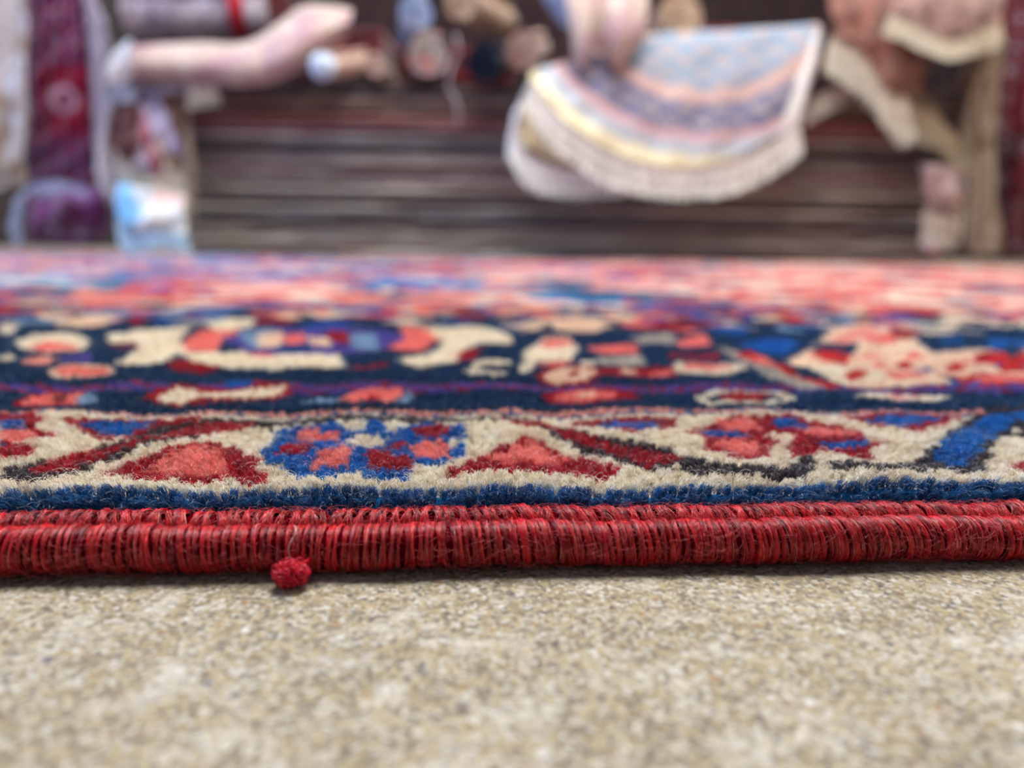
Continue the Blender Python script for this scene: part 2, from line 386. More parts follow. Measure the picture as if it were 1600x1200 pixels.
def colour_index(u, w):
    u = u.copy(); w = w.copy()
    lo = -0.69 * (w + 0.094) - 0.003; hi = 0.755 * (w + 0.094) + 0.003; L = hi - lo
    t_ = (u - lo) % (2 * L)                                # the pattern turns and repeats along the border
    uf = lo + np.where(t_ > L, 2 * L - t_, t_)
    c = np.full(u.shape, CREAM)
    c[w < W_BLUE] = NAVY
    c[w > W_CT] = NAVY
    c[w > W_B2] = PINK
    c[w > W_PK] = BROWN
    c[w > W_PK + (W_NV - W_PK) * .35] = DNAVY
    c[w > W_PU0] = PURP
    m = (w > W_PU0) & ((np.floor(u / 0.004) + np.floor(w / 0.0025)) % 3 == 0); c[m] = RED
    c[w > W_PU1] = DNAVY
    f = w > W_MAIN
    c[f] = FBASE
    # inner guard stripes and field
    for k, (a, b, cc) in enumerate([(0.0, .02, PURP), (.02, .05, GREY), (.05, .07, NAVY), (.07, .085, PINK)]):
        m = (w > W_MAIN + a) & (w <= W_MAIN + b) & (np.sin(u * (60 + 17 * k) + k) + np.sin(u * 143 + w * 90) > -.5 + .3 * (k % 2)); c[m] = cc
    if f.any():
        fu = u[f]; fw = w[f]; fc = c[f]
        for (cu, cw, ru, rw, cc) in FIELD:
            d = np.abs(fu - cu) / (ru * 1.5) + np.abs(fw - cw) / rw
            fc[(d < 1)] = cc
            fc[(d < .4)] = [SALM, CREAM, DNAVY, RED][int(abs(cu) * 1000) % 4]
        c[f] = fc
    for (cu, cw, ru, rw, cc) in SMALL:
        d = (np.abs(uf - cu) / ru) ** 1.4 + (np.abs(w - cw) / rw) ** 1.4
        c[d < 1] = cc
    for cc, poly in POLY:
        u0, w0 = poly.min(0); u1, w1 = poly.max(0)
        m = (uf >= u0) & (uf <= u1) & (w >= w0) & (w <= w1)
        if m.any():
            idx = np.nonzero(m)
            ins = pip(uf[idx], w[idx], poly)
            sub = tuple(i[ins] for i in idx)
            c[sub] = cc
    return c

KU, KW = 0.0015, 0.0013
def pattern_rgb(u, w, knot=True):
    if knot:
        j = np.floor(w / KW)
        sh = 0.25 * np.sin(j * 1.7)
        uk = (np.floor(u / KU + sh) + 0.5 - sh) * KU; wk = (j + 0.5) * KW
    else: uk, wk = u, w
    return colour_index(uk, wk)

def hsh(a, b):
    x = np.sin(a * 127.1 + b * 311.7) * 43758.5453
    return x - np.floor(x)

def lump(u, w):
    """slow unevenness of the pile"""
    return 0.0004 * np.sin(u * 210 + 1.3) + 0.0003 * np.sin(u * 83 + w * 160) + 0.0003 * np.sin(w * 300 + u * 40)
W_P0 = 0.0108   # pile begins behind the second cord
def top_h(u, w):
    e = np.clip((w - W_P0) / 0.0032, 0, 1)
    return HP - 0.0030 * (1 - e) ** 2 + lump(u, w) * e

rug = thing('rug', ORG, 'red, navy and cream patterned rug lying flat on concrete, red wrapped edge in front', 'rug', rz=YAW)
m_pile = wool_mat('pile_wool', 0.85, 0.05, 0.15)
m_fib = wool_mat('pile_fibre', 0.55, 0.35, 0.3)
m_cord = wool_mat('cord_wool', 0.32, 0.55, 0.0)

def grid_mesh(name, us, ws, hfun, mat, parent, knot, var=0.1, weave=True):
    """flat pile with every knot in its own yarn colour (face colours, shaded darker inward)"""
    nu, nw = len(us), len(ws)
    U, W = np.meshgrid(us, ws)
    Z = hfun(U, W)
    co = np.stack([U, W, Z], -1).reshape(-1, 3)
    idx = np.arange(nu * nw).reshape(nw, nu)
    q = np.stack([idx[:-1, :-1], idx[:-1, 1:], idx[1:, 1:], idx[1:, :-1]], -1).reshape(-1, 4)
    me = bpy.data.meshes.new(name)
    me.vertices.add(len(co)); me.vertices.foreach_set('co', co.astype(np.float32).ravel())
    me.loops.add(q.size); me.loops.foreach_set('vertex_index', q.ravel().astype(np.int32))
    me.polygons.add(len(q)); me.polygons.foreach_set('loop_start', (np.arange(len(q)) * 4).astype(np.int32))
    me.update(calc_edges=True)
    cu = (U[:-1, :-1] + U[1:, 1:]) / 2; cw = (W[:-1, :-1] + W[1:, 1:]) / 2
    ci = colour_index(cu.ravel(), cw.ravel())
    c = PAL[ci] * (1 - .48 * np.clip((cw.ravel()[:, None] - .05) / .3, 0, 1)) * (1 + var * (hsh(cu.ravel() * 700, cw.ravel() * 900)[:, None] - .5) * 2)  # darkens inward: shade of the absent fibres put into the colour
    rgba = np.concatenate([np.repeat(c, 4, 0), np.ones((len(q) * 4, 1))], 1)
    a = me.color_attributes.new('col', 'FLOAT_COLOR', 'CORNER')
    a.data.foreach_set('color', rgba.astype(np.float32).ravel())
    me.polygons.foreach_set('use_smooth', np.ones(len(q), bool))
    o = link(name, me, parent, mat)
    return o

# pile: one surface, finer where knots are small in the hand
us = np.concatenate([np.arange(-RUG_L, -0.5, 0.008), np.arange(-0.5, -0.16, 0.003), np.arange(-0.16, 0.16, KU), np.arange(0.16, 0.5, 0.003), np.arange(0.5, RUG_L + .001, 0.008)])
ws = np.concatenate([np.arange(W_P0, 0.10, KW), np.arange(0.10, 0.42, 0.0022), np.arange(0.42, RUG_W, 0.007)])
def base_h(U, W):
    z = top_h(U, W) - np.where(W < 0.42, 0.0016, 0.0004)
    z[0, :] = 0.0025
    return z + 0.0002 * (hsh(U * 500, W * 700) - .5)
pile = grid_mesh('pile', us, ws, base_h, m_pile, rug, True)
pile['label'] = 'cut wool pile in navy, cream, salmon and red pattern'

def hair_obj(name, pts, rad, cols, mat, parent):
    """pts N x K x 3, rad K or N x K, cols N x 3"""
    N, K, _ = pts.shape
    c = bpy.data.hair_curves.new(name)
    c.add_curves([K] * N)
    c.attributes['position'].data.foreach_set('vector', pts.astype(np.float32).ravel())
    if 'radius' not in c.attributes: c.attributes.new('radius', 'FLOAT', 'POINT')
    r = np.broadcast_to(rad, (N, K)).astype(np.float32)
    c.attributes['radius'].data.foreach_set('value', r.ravel())
    a = c.attributes.new('col', 'FLOAT_COLOR', 'CURVE')
    a.data.foreach_set('color', np.concatenate([cols, np.ones((N, 1))], 1).astype(np.float32).ravel())
    return link(name, c, parent, mat)

def pile_fibres(u0, u1, w0, w1, per, rad, length, clump, K=4, fan=True):
    iu = np.arange(math.floor(u0 / KU), math.ceil(u1 / KU)); iw = np.arange(math.ceil(w0 / KW), math.ceil(w1 / KW))
    IU, IW = np.meshgrid(iu, iw)
    sh = 0.25 * np.sin(IW * 1.7)
    U = ((IU + .5 - sh) * KU).ravel(); W = ((IW + .5) * KW).ravel()
    if fan:
        k = np.abs(U) < 0.76 * (W + 0.094) + 0.05
        U = U[k]; W = W[k]
    ci = colour_index(U, W - 0.0007 * (W < 0.03))
    n = len(U)
    tone = 1 + 0.22 * (rng.random(n) - .5) * 2
    kh = (rng.random(n) - .5) * 0.0009
    Uc = U + (rng.random(n) - .5) * KU * .35; Wc = W + (rng.random(n) - .5) * KW * .35
    lx = (rng.random(n) - .5) * 0.0009
    rep = lambda a: np.repeat(a, per)
    N = n * per
    ang = rng.random(N) * 2 * np.pi; rr = np.sqrt(rng.random(N))
    ru = rep(Uc) + rr * np.cos(ang) * KU * .55; rw = rep(Wc) + rr * np.sin(ang) * KW * .55
    edge = np.clip(1 - (rep(W) - W_P0) / 0.0035, 0, 1)
    L = length * (0.75 + .5 * rng.random(N))
    top = top_h(ru, rw) + rep(kh) + (rng.random(N) - .5) * 0.0007
    lean_w = -(0.0006 + 0.0011 * edge) * (0.6 + rng.random(N)) + (rng.random(N) - .5) * 0.0007
    lean_u = rep(lx) + (rng.random(N) - .5) * 0.0010
    tu = ru + (rep(Uc) - ru) * clump + lean_u; tw = rw + (rep(Wc) - rw) * clump + lean_w
    pts = np.zeros((N, K, 3))
    for k in range(K):
        t = k / (K - 1)
        pts[:, k, 0] = ru + (tu - ru) * t ** 1.6
        pts[:, k, 1] = rw + (tw - rw) * t ** 1.6
        pts[:, k, 2] = top - L * (1 - t) - edge * 0.0006 * t * t
    pts[:, 1:, 0] += (rng.random((N, K - 1)) - .5) * 0.00055
    pts[:, 1:, 1] += (rng.random((N, K - 1)) - .5) * 0.00055
    pts[:, 1:, 2] += (rng.random((N, K - 1)) - .5) * 0.00025
    c = PAL[ci] * tone[:, None]
    c = np.repeat(c, per, 0) * (1 + .35 * (rng.random((N, 1)) - .5) * 2)
    pale = rng.random(N) < .05
    c[pale] = c[pale] * .6 + .3
    r = rad * np.linspace(1.15, .55, K)[None, :] * (0.7 + .6 * rng.random((N, 1)))
    return pts, r, np.clip(c, 0, 1)

parts = [pile_fibres(-0.16, 0.16, W_P0, 0.062, 46, 0.00005, 0.0024, .5),
         pile_fibres(-0.25, 0.25, 0.062, 0.13, 18, 0.00008, 0.0022, .4),
         pile_fibres(-0.45, 0.45, 0.13, 0.34, 4, 0.00018, 0.0022, .2)]
# stray hairs standing off the pile
N = 5000
su = (rng.random(N) - .5) * .2; sw = W_P0 + rng.random(N) ** 1.3 * .05
ci = colour_index(su, sw)
pt = np.zeros((N, 4, 3)); dx = (rng.random(N) - .5) * .004; dy = -(rng.random(N)) * .0025; hh = 0.0003 + rng.random(N) * .0011
th = top_h(su, sw)
for k in range(4):
    t = k / 3
    pt[:, k, 0] = su + dx * t + np.sin(t * 3 + su * 900) * .0002; pt[:, k, 1] = sw + dy * t * t; pt[:, k, 2] = th - .0005 + (hh + .0005) * math.sin(t * 1.9) 
parts.append((pt, np.full((N, 4), 0.000018), np.clip(PAL[ci] * .7 + .25, 0, 1)))
fz = hair_obj('pile_fibres', np.concatenate([p[0] for p in parts]), np.concatenate([p[1] for p in parts]), np.concatenate([p[2] for p in parts]), m_fib, pile)
fz['kind'] = 'stuff'
fz['label'] = 'short wool fibres of the cut knots'

# foundation under the pile
bk = NT('cotton_backing'); bk.b.inputs['Base Color'].default_value = rgb(150, 120, 100); bk.b.inputs['Roughness'].default_value = .9
bo = link('backing', box_mesh('backing', -RUG_L, RUG_L, 0.009, RUG_W, 0.0004, 0.0048), rug, bk.m)

# cords --------------------------------------------------------------------
def wob(u): return 0.00022 * np.sin(u * 95 + .6) + 0.00016 * np.sin(u * 210 + 2) + 0.0001 * np.sin(u * 480)
def wobz(u): return 0.00015 * np.sin(u * 120 + 2.2) + 0.0001 * np.sin(u * 330)
RED_A = np.array(rgb(224, 14, 44)[:3]); RED_B = np.array(rgb(112, 2, 22)[:3]); RED_C = np.array(rgb(246, 66, 64)[:3])

def cord_mesh(name, wc, zc, r, pitch, depth):
    us_ = np.concatenate([np.arange(-RUG_L, -0.17, 0.01), np.arange(-0.17, 0.17, pitch / 4), np.arange(0.17, RUG_L + .001, 0.01)])
    K = 20; V = []; C = []
    for u in us_:
        ph = (u / pitch) % 1.0
        rr = r - depth * (1 - abs(math.sin(math.pi * ph)))
        for k in range(K):
            a = 2 * math.pi * k / K
            V.append((u, wc + wob(u) + rr * math.cos(a), max(zc + wobz(u) + rr * math.sin(a), 0.0002)))
            C.append((*(RED_B * (.7 if abs(u) < .165 else 1.5)), 1))
    Fc = []
    for i in range(len(us_) - 1):
        for k in range(K):
            Fc.append((i * K + k, (i + 1) * K + k, (i + 1) * K + (k + 1) % K, i * K + (k + 1) % K))
    Fc.append(tuple(range(K))); Fc.append(tuple(range((len(us_) - 1) * K, len(us_) * K))[::-1])
    return link(name, mesh_from(name, V, Fc, None, True, C), rug, m_cord)

def wrap_strands(name, parent, wc, zc, r, pitch, per, fr, a0, a1, slant, messy, K=12, span=0.165):
    """yarn turns of several fibres each, wound over the cord"""
    nt = int(2 * span / pitch)
    N = nt * per
    ti = np.repeat(np.arange(nt), per)
    tj = rng.random(nt)
    wd = 0.55 + 0.9 * rng.random(nt); cs = np.cumsum(wd); cs = cs / cs[-1] * 2 * span      # turns of uneven width
    uc = np.repeat(-span + cs + (rng.random(nt) - .5) * pitch * .4, per)
    wdr = np.repeat(wd, per)
    sl = slant * (1 + 1.1 * np.sin(uc * 130 + 1) + .8 * np.sin(uc * 47)) + np.repeat((rng.random(nt) - .5) * messy * 2, per) + (rng.random(N) - .5) * messy * 1.8
    q = (rng.random(N) - .5) * 2           # position inside the yarn
    lift = np.sqrt(np.clip(1 - q * q, 0, 1)) * pitch * .4
    A0 = np.radians(a0 + (rng.random(N) - .5) * 30 * (1 + messy * 300)); A1 = np.radians(a1 + (rng.random(N) - .5) * 50)
    pts = np.zeros((N, K, 3))
    tw = rng.random(N) * 6.28
    rj = np.repeat((rng.random(nt) - .5) * .00036, per)
    for k in range(K):
        t = k / (K - 1); a = A0 + (A1 - A0) * t
        qq = q * np.cos(t * 2.2 + tw * .12) * 1.25
        u = uc + qq * pitch * .5 * wdr + sl * (t - .5) + (rng.random(N) - .5) * .00004 + np.sin(t * 4.5 + tw) * .00011
        rad = r + rj + lift * .8 + (rng.random(N) - .5) * .00008 + np.sin(t * 5 + tw) * .0001 * (1 + (rng.random(N) > .93) * 2.5)
        pts[:, k, 0] = u
        pts[:, k, 1] = wc + wob(u) + rad * np.cos(a)
        pts[:, k, 2] = np.maximum(zc + wobz(u) + rad * np.sin(a), 0.00015)
    tone = np.repeat(tj, per)[:, None]; m = rng.random((N, 1))
    c = RED_B * (1 - tone) + RED_A * tone
    c = np.where(m > .6, RED_C, c); c = np.where(m > .975, np.array([.75, .35, .3]), c)
    c = c * (0.4 + 1.2 * rng.random((N, 1)) ** 1.5)
    rad = np.full((N, K), fr) * (0.7 + .6 * rng.random((N, 1)))
    return hair_obj(name, pts, rad, np.clip(c, 0, 1), m_cord, parent)

OC = (0.0031, 0.0033, 0.00275); IC = (0.0084, 0.0041, 0.0020)
c1 = cord_mesh('edge_cord', *OC, 0.00085, 0.0003); c1['label'] = 'thick outer cord wrapped in shiny red yarn'
y1 = wrap_strands('wrapping_yarn', c1, *OC, 0.0009, 90, 0.000028, 20, 262, 0.0009, 0.0006)
y1['kind'] = 'stuff'
m_core = wool_mat('cord_core', 0.95, 0.0, 0.0)
c1.data.materials[0] = m_core
c2 = cord_mesh('inner_cord', *IC, 0.0016, 0.0005); c2['label'] = 'second, lumpier red cord behind the outer one'
c2.data.materials[0] = m_core
y2 = wrap_strands('wrapping_yarn', c2, *IC, 0.0013, 170, 0.000032, -10, 215, 0.0012, 0.0022)
y2['kind'] = 'stuff'
# fuzz standing off both cords
N = 5200
fu = (rng.random(N) - .5) * .25; inner = rng.random(N) < .4
aa = np.radians(np.where(inner, 60 + rng.random(N) * 120, 95 + rng.random(N) * 165))
wc = np.where(inner, IC[0], OC[0]); zc = np.where(inner, IC[1], OC[1]); r0 = np.where(inner, IC[2], OC[2]) + .0003
pt = np.zeros((N, 6, 3)); Lf = .0012 + rng.random(N) * .0036; du = (rng.random(N) - .5) * 2; cu_ = rng.random(N) * 6.28; da = (rng.random(N) - .5) * 1.2
for k in range(6):
    t = k / 5
    a = aa + da * t
    out = r0 + .0007 * rng.random(N) * 0 + .0008 * np.sin(t * 2.6) * (.3 + .7 * np.abs(np.sin(cu_)))
    pt[:, k, 0] = fu + du * Lf * t + np.sin(t * 4 + cu_) * .00025
    pt[:, k, 1] = wc + out * np.cos(a); pt[:, k, 2] = np.maximum(zc + out * np.sin(a), 0.0002)
fuzz = hair_obj('loose_fuzz', pt, np.full((N, 6), 0.000016), np.tile(np.array([.62, .08, .09]), (N, 1)) * (.6 + .7 * rng.random((N, 1))), m_cord, c1)
fuzz['kind'] = 'stuff'

# red tuft hanging off the cord, and the bit of white warp beside it
tu_, tw_ = rug_uw(456, 905, 0.001)
tz = 0.0016
N = 1500; K = 5
d = rng.normal(size=(N, 3)); d /= np.linalg.norm(d, axis=1)[:, None]
Lr = .0010 + rng.random(N) * .0013
pt = np.zeros((N, K, 3)); c0 = np.array([tu_, tw_ - .0002, tz + .0003])
sw_ = rng.normal(size=(N, 3)) * .0005
for k in range(K):
    t = k / (K - 1)
    pt[:, k, :] = c0 + d * (Lr * t)[:, None] * np.array([1.15, .9, .85]) + sw_ * math.sin(t * 3)
pt[:, :, 2] = np.maximum(pt[:, :, 2], .0001)
tuft = hair_obj('loose_tuft', pt, np.full((N, K), .00006), np.where(rng.random((N, 1)) > .5, RED_A, np.array(rgb(214, 30, 70)[:3])) * (.7 + .6 * rng.random((N, 1))), m_cord, rug)
tuft['label'] = 'small crimson yarn tuft hanging below the wrapped cord'
def strand_tube(name, pts, r, mat, parent=None, cyc=6, colr=(1, 1, 1, 1)):
    V = []; Fc = []; C = []
    for i, p in enumerate(pts):
        p = Vector(p); q = Vector(pts[min(i + 1, len(pts) - 1)]) - Vector(pts[max(i - 1, 0)]); q.normalize()
        a = q.orthogonal().normalized(); b = q.cross(a)
        for k in range(cyc):
            t = 2 * math.pi * k / cyc; V.append(p + (a * math.cos(t) + b * math.sin(t)) * r); C.append(colr)
    for i in range(len(pts) - 1):
        for k in range(cyc): Fc.append((i * cyc + k, i * cyc + (k + 1) % cyc, (i + 1) * cyc + (k + 1) % cyc, (i + 1) * cyc + k))
    Fc.append(tuple(range(cyc))[::-1]); Fc.append(tuple(range((len(pts) - 1) * cyc, len(pts) * cyc)))
    return mesh_from(name, V, Fc, None, True, C)
pp = []
for k in range(14):
    t = k / 13; a = math.radians(100 + 120 * t)
    pp.append((tu_ - .0004 + .0004 * math.sin(t * 9), OC[0] + (OC[2] + .0006) * math.cos(a), OC[1] + (OC[2] + .0006) * math.sin(a)))
ww = link('warp_end', strand_tube('warp_end', pp, .00018, None, colr=(*(np.array(rgb(200, 120, 120)[:3])), 1)), rug, m_cord)
ww['label'] = 'pale warp thread poking out above the tuft'

# ------------------------------------------------------------------ BACKGROUND
YS = 1.80      # front of the stack of flat rugs
M_FR = {}
def fringe_mat(c):
    if c not in M_FR:
        t = NT('fringe_cotton'); tc = t.node('ShaderNodeTexCoord'); n = t.node('ShaderNodeTexNoise', _Scale=60.0, _Detail=2.0)
        t.link(tc.outputs['Object'], n.inputs['Vector'])
        a = rgb(*c); b = tuple(x * .78 for x in a[:3]) + (1,)
        t.link(t.ramp(n.outputs['Fac'], [(0.35, b), (0.6, a)]), t.b.inputs['Base Color'])
        t.b.inputs['Roughness'].default_value = .8; t.b.inputs['Sheen Weight'].default_value = .3
        M_FR[c] = t.m
    return M_FR[c]

def spline(pts, n):
    """Catmull-Rom through control points"""
    P = [Vector(p) for p in pts]
    if len(P) == 1: return [P[0]] * n
    out = []
    m = len(P) - 1
    for i in range(n):
        t = i / (n - 1) * m; k = min(int(t), m - 1); f = t - k
        p0 = P[max(k - 1, 0)]; p1 = P[k]; p2 = P[k + 1]; p3 = P[min(k + 2, m)]
        out.append(0.5 * ((2 * p1) + (p2 - p0) * f + (2 * p0 - 5 * p1 + 4 * p2 - p3) * f * f + (3 * p1 - p0 - 3 * p2 + p3) * f ** 3))
    return out

def sheet_mesh(name, rows, nu=40, nv=26, thick=.007, ripple=.004, cfun=None, seed=1):
    """cloth through rows of (px, py, Y) control points, with thickness"""
    R = [spline([at(*p) for p in r], nu) for r in rows]
    cols_ = [spline([R[j][i] for j in range(len(R))], nv) for i in range(nu)]
    Rp = [spline([Vector(p) for p in r], nu) for r in rows]
    Cp = [spline([Rp[j][i] for j in range(len(Rp))], nv) for i in range(nu)]
    V = []; C = []
    for j in range(nv):
        for i in range(nu):
            p = cols_[i][j].copy()
            p.y += ripple * (math.sin(i * .55 + seed + j * .12) + .6 * math.sin(j * .5 + seed * 2 + i * .2))
            V.append(p)
            if cfun: C.append(cfun(Cp[i][j].x, Cp[i][j].y))
    n0 = len(V)
    fr = V[:]
    for j in range(nv):
        for i in range(nu):
            a = fr[j * nu + min(i + 1, nu - 1)] - fr[j * nu + max(i - 1, 0)]; b = fr[min(j + 1, nv - 1) * nu + i] - fr[max(j - 1, 0) * nu + i]
            nrm = a.cross(b)
            if nrm.length < 1e-9: nrm = Vector((0, 1, 0))
            nrm.normalize()
            if nrm.y < 0: nrm = -nrm
            V.append(fr[j * nu + i] + nrm * thick)
            if cfun: C.append(C[j * nu + i])
    Fc = []
    I = lambda i, j, s=0: s * n0 + j * nu + i
    for j in range(nv - 1):
        for i in range(nu - 1):
            Fc.append((I(i, j), I(i + 1, j), I(i + 1, j + 1), I(i, j + 1)))
            Fc.append((I(i, j, 1), I(i, j + 1, 1), I(i + 1, j + 1, 1), I(i + 1, j, 1)))
    for i in range(nu - 1):
        Fc.append((I(i, 0, 1), I(i + 1, 0, 1), I(i + 1, 0), I(i, 0))); j = nv - 1
        Fc.append((I(i, j), I(i + 1, j), I(i + 1, j, 1), I(i, j, 1)))
    for j in range(nv - 1):
        Fc.append((I(0, j), I(0, j + 1), I(0, j + 1, 1), I(0, j, 1))); i = nu - 1
        Fc.append((I(i, j, 1), I(i, j + 1, 1), I(i, j + 1), I(i, j)))
    return V, Fc, (C if cfun else None)

def tobj(name, VFC, mat, parent, smooth=True):
    V, Fc, C = VFC
    L = parent.location if parent is not None else Vector((0, 0, 0))
    me = mesh_from(name, V, Fc, None, smooth, C, loc=L)
    o = link(name, me, parent, mat)
    return o

def fringe(parent, edge, drop, n=90, r=.0017, colour=(225, 215, 195), jit=.25, name='fringe', K=6, curl=.006):
    """edge: list of (px,py,Y); drop: list of (dx,dy) in picture-sized steps of 1.55 mm at the stack, one per edge point"""
    E = spline([at(*p) for p in edge], n)
    D = spline([Vector((d[0], 0, -d[1])) * .00156 for d in drop], n)
    rs = random.Random(len(edge) * 31 + n)
    V = []; Fc = []
    for e, d in zip(E, D):
        d = d * (1 + (rs.random() - .5) * jit) + Vector(((rs.random() - .5) * .012, (rs.random() - .5) * .008, 0))
        ph = rs.random() * 6.28
        e = e + Vector(((rs.random() - .5) * .003, -.001 - rs.random() * .003, 0))
        b = len(V); c = 4
        side = Vector((d.z, 0, -d.x)).normalized()
        for k in range(K):
            t = k / (K - 1)
            p = e + d * t + side * (curl * .5 * math.sin(t * 4 + ph)) + Vector((0, curl * .4 * math.cos(t * 3 + ph) * t, 0))
            rr = r * (1 - .5 * t)
            for q in range(c):
                a = 2 * math.pi * q / c
                V.append(p + side * rr * math.cos(a) + Vector((0, 1, 0)) * rr * math.sin(a))
        for k in range(K - 1):
            for q in range(c): Fc.append((b + k * c + q, b + k * c + (q + 1) % c, b + (k + 1) * c + (q + 1) % c, b + (k + 1) * c + q))
        Fc.append((b, b + 1, b + 2, b + 3)); e_ = b + (K - 1) * c; Fc.append((e_ + 3, e_ + 2, e_ + 1, e_))
    return tobj(name, (V, Fc, None), fringe_mat(colour), parent)

def roll(name, px, py, Y, rpx, dirv, length, mat, label, group=None, turns=3.2, cat='rolled rug'):
    """rug rolled up: spiral cross-section swept along dirv; the open end faces the camera"""
    c = at(px, py, Y); R = rpx * .00156 * Y / 1.8
    t = thing(name, c, label, cat, group)
    d = Vector(dirv).normalized(); a = d.cross(Vector((0, 0, 1))).normalized(); b = a.cross(d)
    th = R / (turns + .6) * .86; n = int(turns * 26)
    prof = []
    for s in (0, 1):
        pr = []
        for i in range(n + 1):
            ang = i / 26 * 2 * math.pi; rad = R - (R / (turns + .6)) * i / 26 - s * th
            pr.append((max(rad, .001) * math.cos(ang + 1), max(rad, .001) * math.sin(ang + 1)))
        prof.append(pr)
    loop = prof[0] + prof[1][::-1]; m = len(loop)
    V = []; NS = 8
    for k in range(NS):
        q = k / (NS - 1); sag = -.012 * math.sin(q * math.pi) * length
        for x, y in loop: V.append(c + d * length * q + a * x * (1 + .02 * math.sin(k)) + b * y + Vector((0, 0, sag)))
    Fc = []
    for k in range(NS - 1):
        for i in range(m): Fc.append((k * m + i, k * m + (i + 1) % m, (k + 1) * m + (i + 1) % m, (k + 1) * m + i))
    for e in (0, NS - 1):
        for i in range(n): Fc.append((e * m + i, e * m + i + 1, e * m + m - 2 - i, e * m + m - 1 - i))
    tobj('carpet_body', (V, Fc, None), mat, t)
    return t, c, d, R

# --- the stack: every flat rug is a thing
WORDS = ['bottom', 'second', 'third', 'fourth', 'fifth', 'sixth', 'seventh', 'eighth', 'ninth', 'tenth', 'eleventh', 'twelfth', 'thirteenth', 'fourteenth', 'fifteenth', 'sixteenth', 'seventeenth', 'eighteenth', 'nineteenth', 'twentieth',
         'twenty-first', 'twenty-second', 'twenty-third', 'twenty-fourth', 'twenty-fifth', 'twenty-sixth', 'twenty-seventh', 'twenty-eighth', 'twenty-ninth', 'thirtieth', 'thirty-first', 'thirty-second', 'thirty-third', 'thirty-fourth', 'thirty-fifth', 'thirty-sixth', 'thirty-seventh', 'thirty-eighth', 'thirty-ninth', 'fortieth', 'forty-first', 'forty-second', 'forty-third']
TONES = {'greyish tan': [(112, 108, 102), (80, 76, 74), (150, 144, 134)], 'dusty mauve': [(108, 92, 94), (76, 62, 66), (136, 124, 124)], 'dark brown': [(76, 66, 60), (56, 50, 48), (104, 92, 84)],
         'pale beige': [(150, 144, 134), (108, 102, 96), (178, 172, 160)], 'maroon': [(96, 36, 46), (62, 26, 36), (130, 90, 90)], 'slate grey': [(82, 84, 88), (52, 54, 60), (116, 118, 120)],
         'rust red': [(120, 74, 62), (80, 52, 46), (146, 108, 92)], 'charcoal': [(66, 62, 62), (48, 46, 48), (92, 86, 84)]}
ORDER = ['greyish tan', 'pale beige', 'greyish tan', 'dusty mauve', 'pale beige', 'greyish tan', 'greyish tan', 'dusty mauve', 'dark brown', 'slate grey', 'charcoal', 'pale beige', 'slate grey', 'dark brown', 'charcoal', 'pale beige', 'pale beige', 'dusty mauve', 'greyish tan',
         'dusty mauve', 'rust red', 'greyish tan', 'dusty mauve', 'slate grey', 'dark brown', 'charcoal', 'slate grey', 'pale beige', 'maroon', 'dusty mauve', 'maroon', 'rust red', 'charcoal', 'dark brown', 'rust red', 'greyish tan', 'dark brown', 'charcoal']
mats = {}
for k, (a, b, c) in TONES.items():
    a, b, c = [tuple(min(255, int(x * 1.2)) for x in q) for q in (a, b, c)]
    t = NT('edge_' + k.replace(' ', '_')); tc = t.node('ShaderNodeTexCoord'); mp = t.node('ShaderNodeMapping'); mp.inputs['Scale'].default_value = (6, 6, 330)
    oi = t.node('ShaderNodeObjectInfo'); t.link(oi.outputs['Random'], mp.inputs['Location']) if False else None
    t.link(tc.outputs['Object'], mp.inputs['Vector'])
    n = t.node('ShaderNodeTexNoise', _Scale=1.6, _Detail=5.0, _Roughness=.75, noise_dimensions='4D'); t.link(mp.outputs[0], n.inputs['Vector'])
    mm = t.node('ShaderNodeMath', operation='MULTIPLY'); mm.inputs[1].default_value = 50; t.link(oi.outputs['Random'], mm.inputs[0]); t.link(mm.outputs[0], n.inputs['W'])
    t.link(t.ramp(n.outputs['Fac'], [(.36, rgb(*b)), (.5, rgb(*a)), (.62, rgb(*c))]), t.b.inputs['Base Color'])
    t.b.inputs['Roughness'].default_value = .9; t.b.inputs['Sheen Weight'].default_value = .2
    mats[k] = t.m
XL = at(296, 300, YS).x; XR = at(1480, 300, YS).x
def slab_edge(name, x0, x1, yf, yb, z0, th, mat, seed, sag=0.0, label='', cat='rug', group=None):
    rs = random.Random(seed)
    n = 60; ph = [rs.random() * 6.28 for _ in range(4)]
    V = []; cx = (x0 + x1) / 2
    T = thing(name, (cx, yf, z0), label, cat, group)
    prof = [(0.5, 0.0), (.12, .06), (0, .5), (.12, .94), (.5, 1.0)]       # rounded front edge
    for i in range(n + 1):
        q = i / n; x = x0 + (x1 - x0) * q
        dy = .006 * math.sin(q * 9 + ph[0]) + .003 * math.sin(q * 31 + ph[1]) + .002 * math.sin(q * 71 + ph[2])
        dz = .00012 * math.sin(q * 23 + ph[3]) + sag * (q - .5) * 0
        for (py_, pz_) in prof: V.append((x, yf + dy + py_ * .009, z0 + pz_ * th * .97 + dz * pz_))
        V.append((x, yb, z0 + th * .97)); V.append((x, yb, z0))
    m = 7; Fc = []
    for i in range(n):
        for k in range(m): Fc.append((i * m + k, (i + 1) * m + k, (i + 1) * m + (k + 1) % m, i * m + (k + 1) % m))
    Fc.append(tuple(range(m))); Fc.append(tuple(range(n * m, n * m + m))[::-1])
    tobj('carpet_layer', (V, Fc, None), mat, T, smooth=False)
    return T
z = 0.0
N_ST = len(ORDER)
rs = random.Random(3)
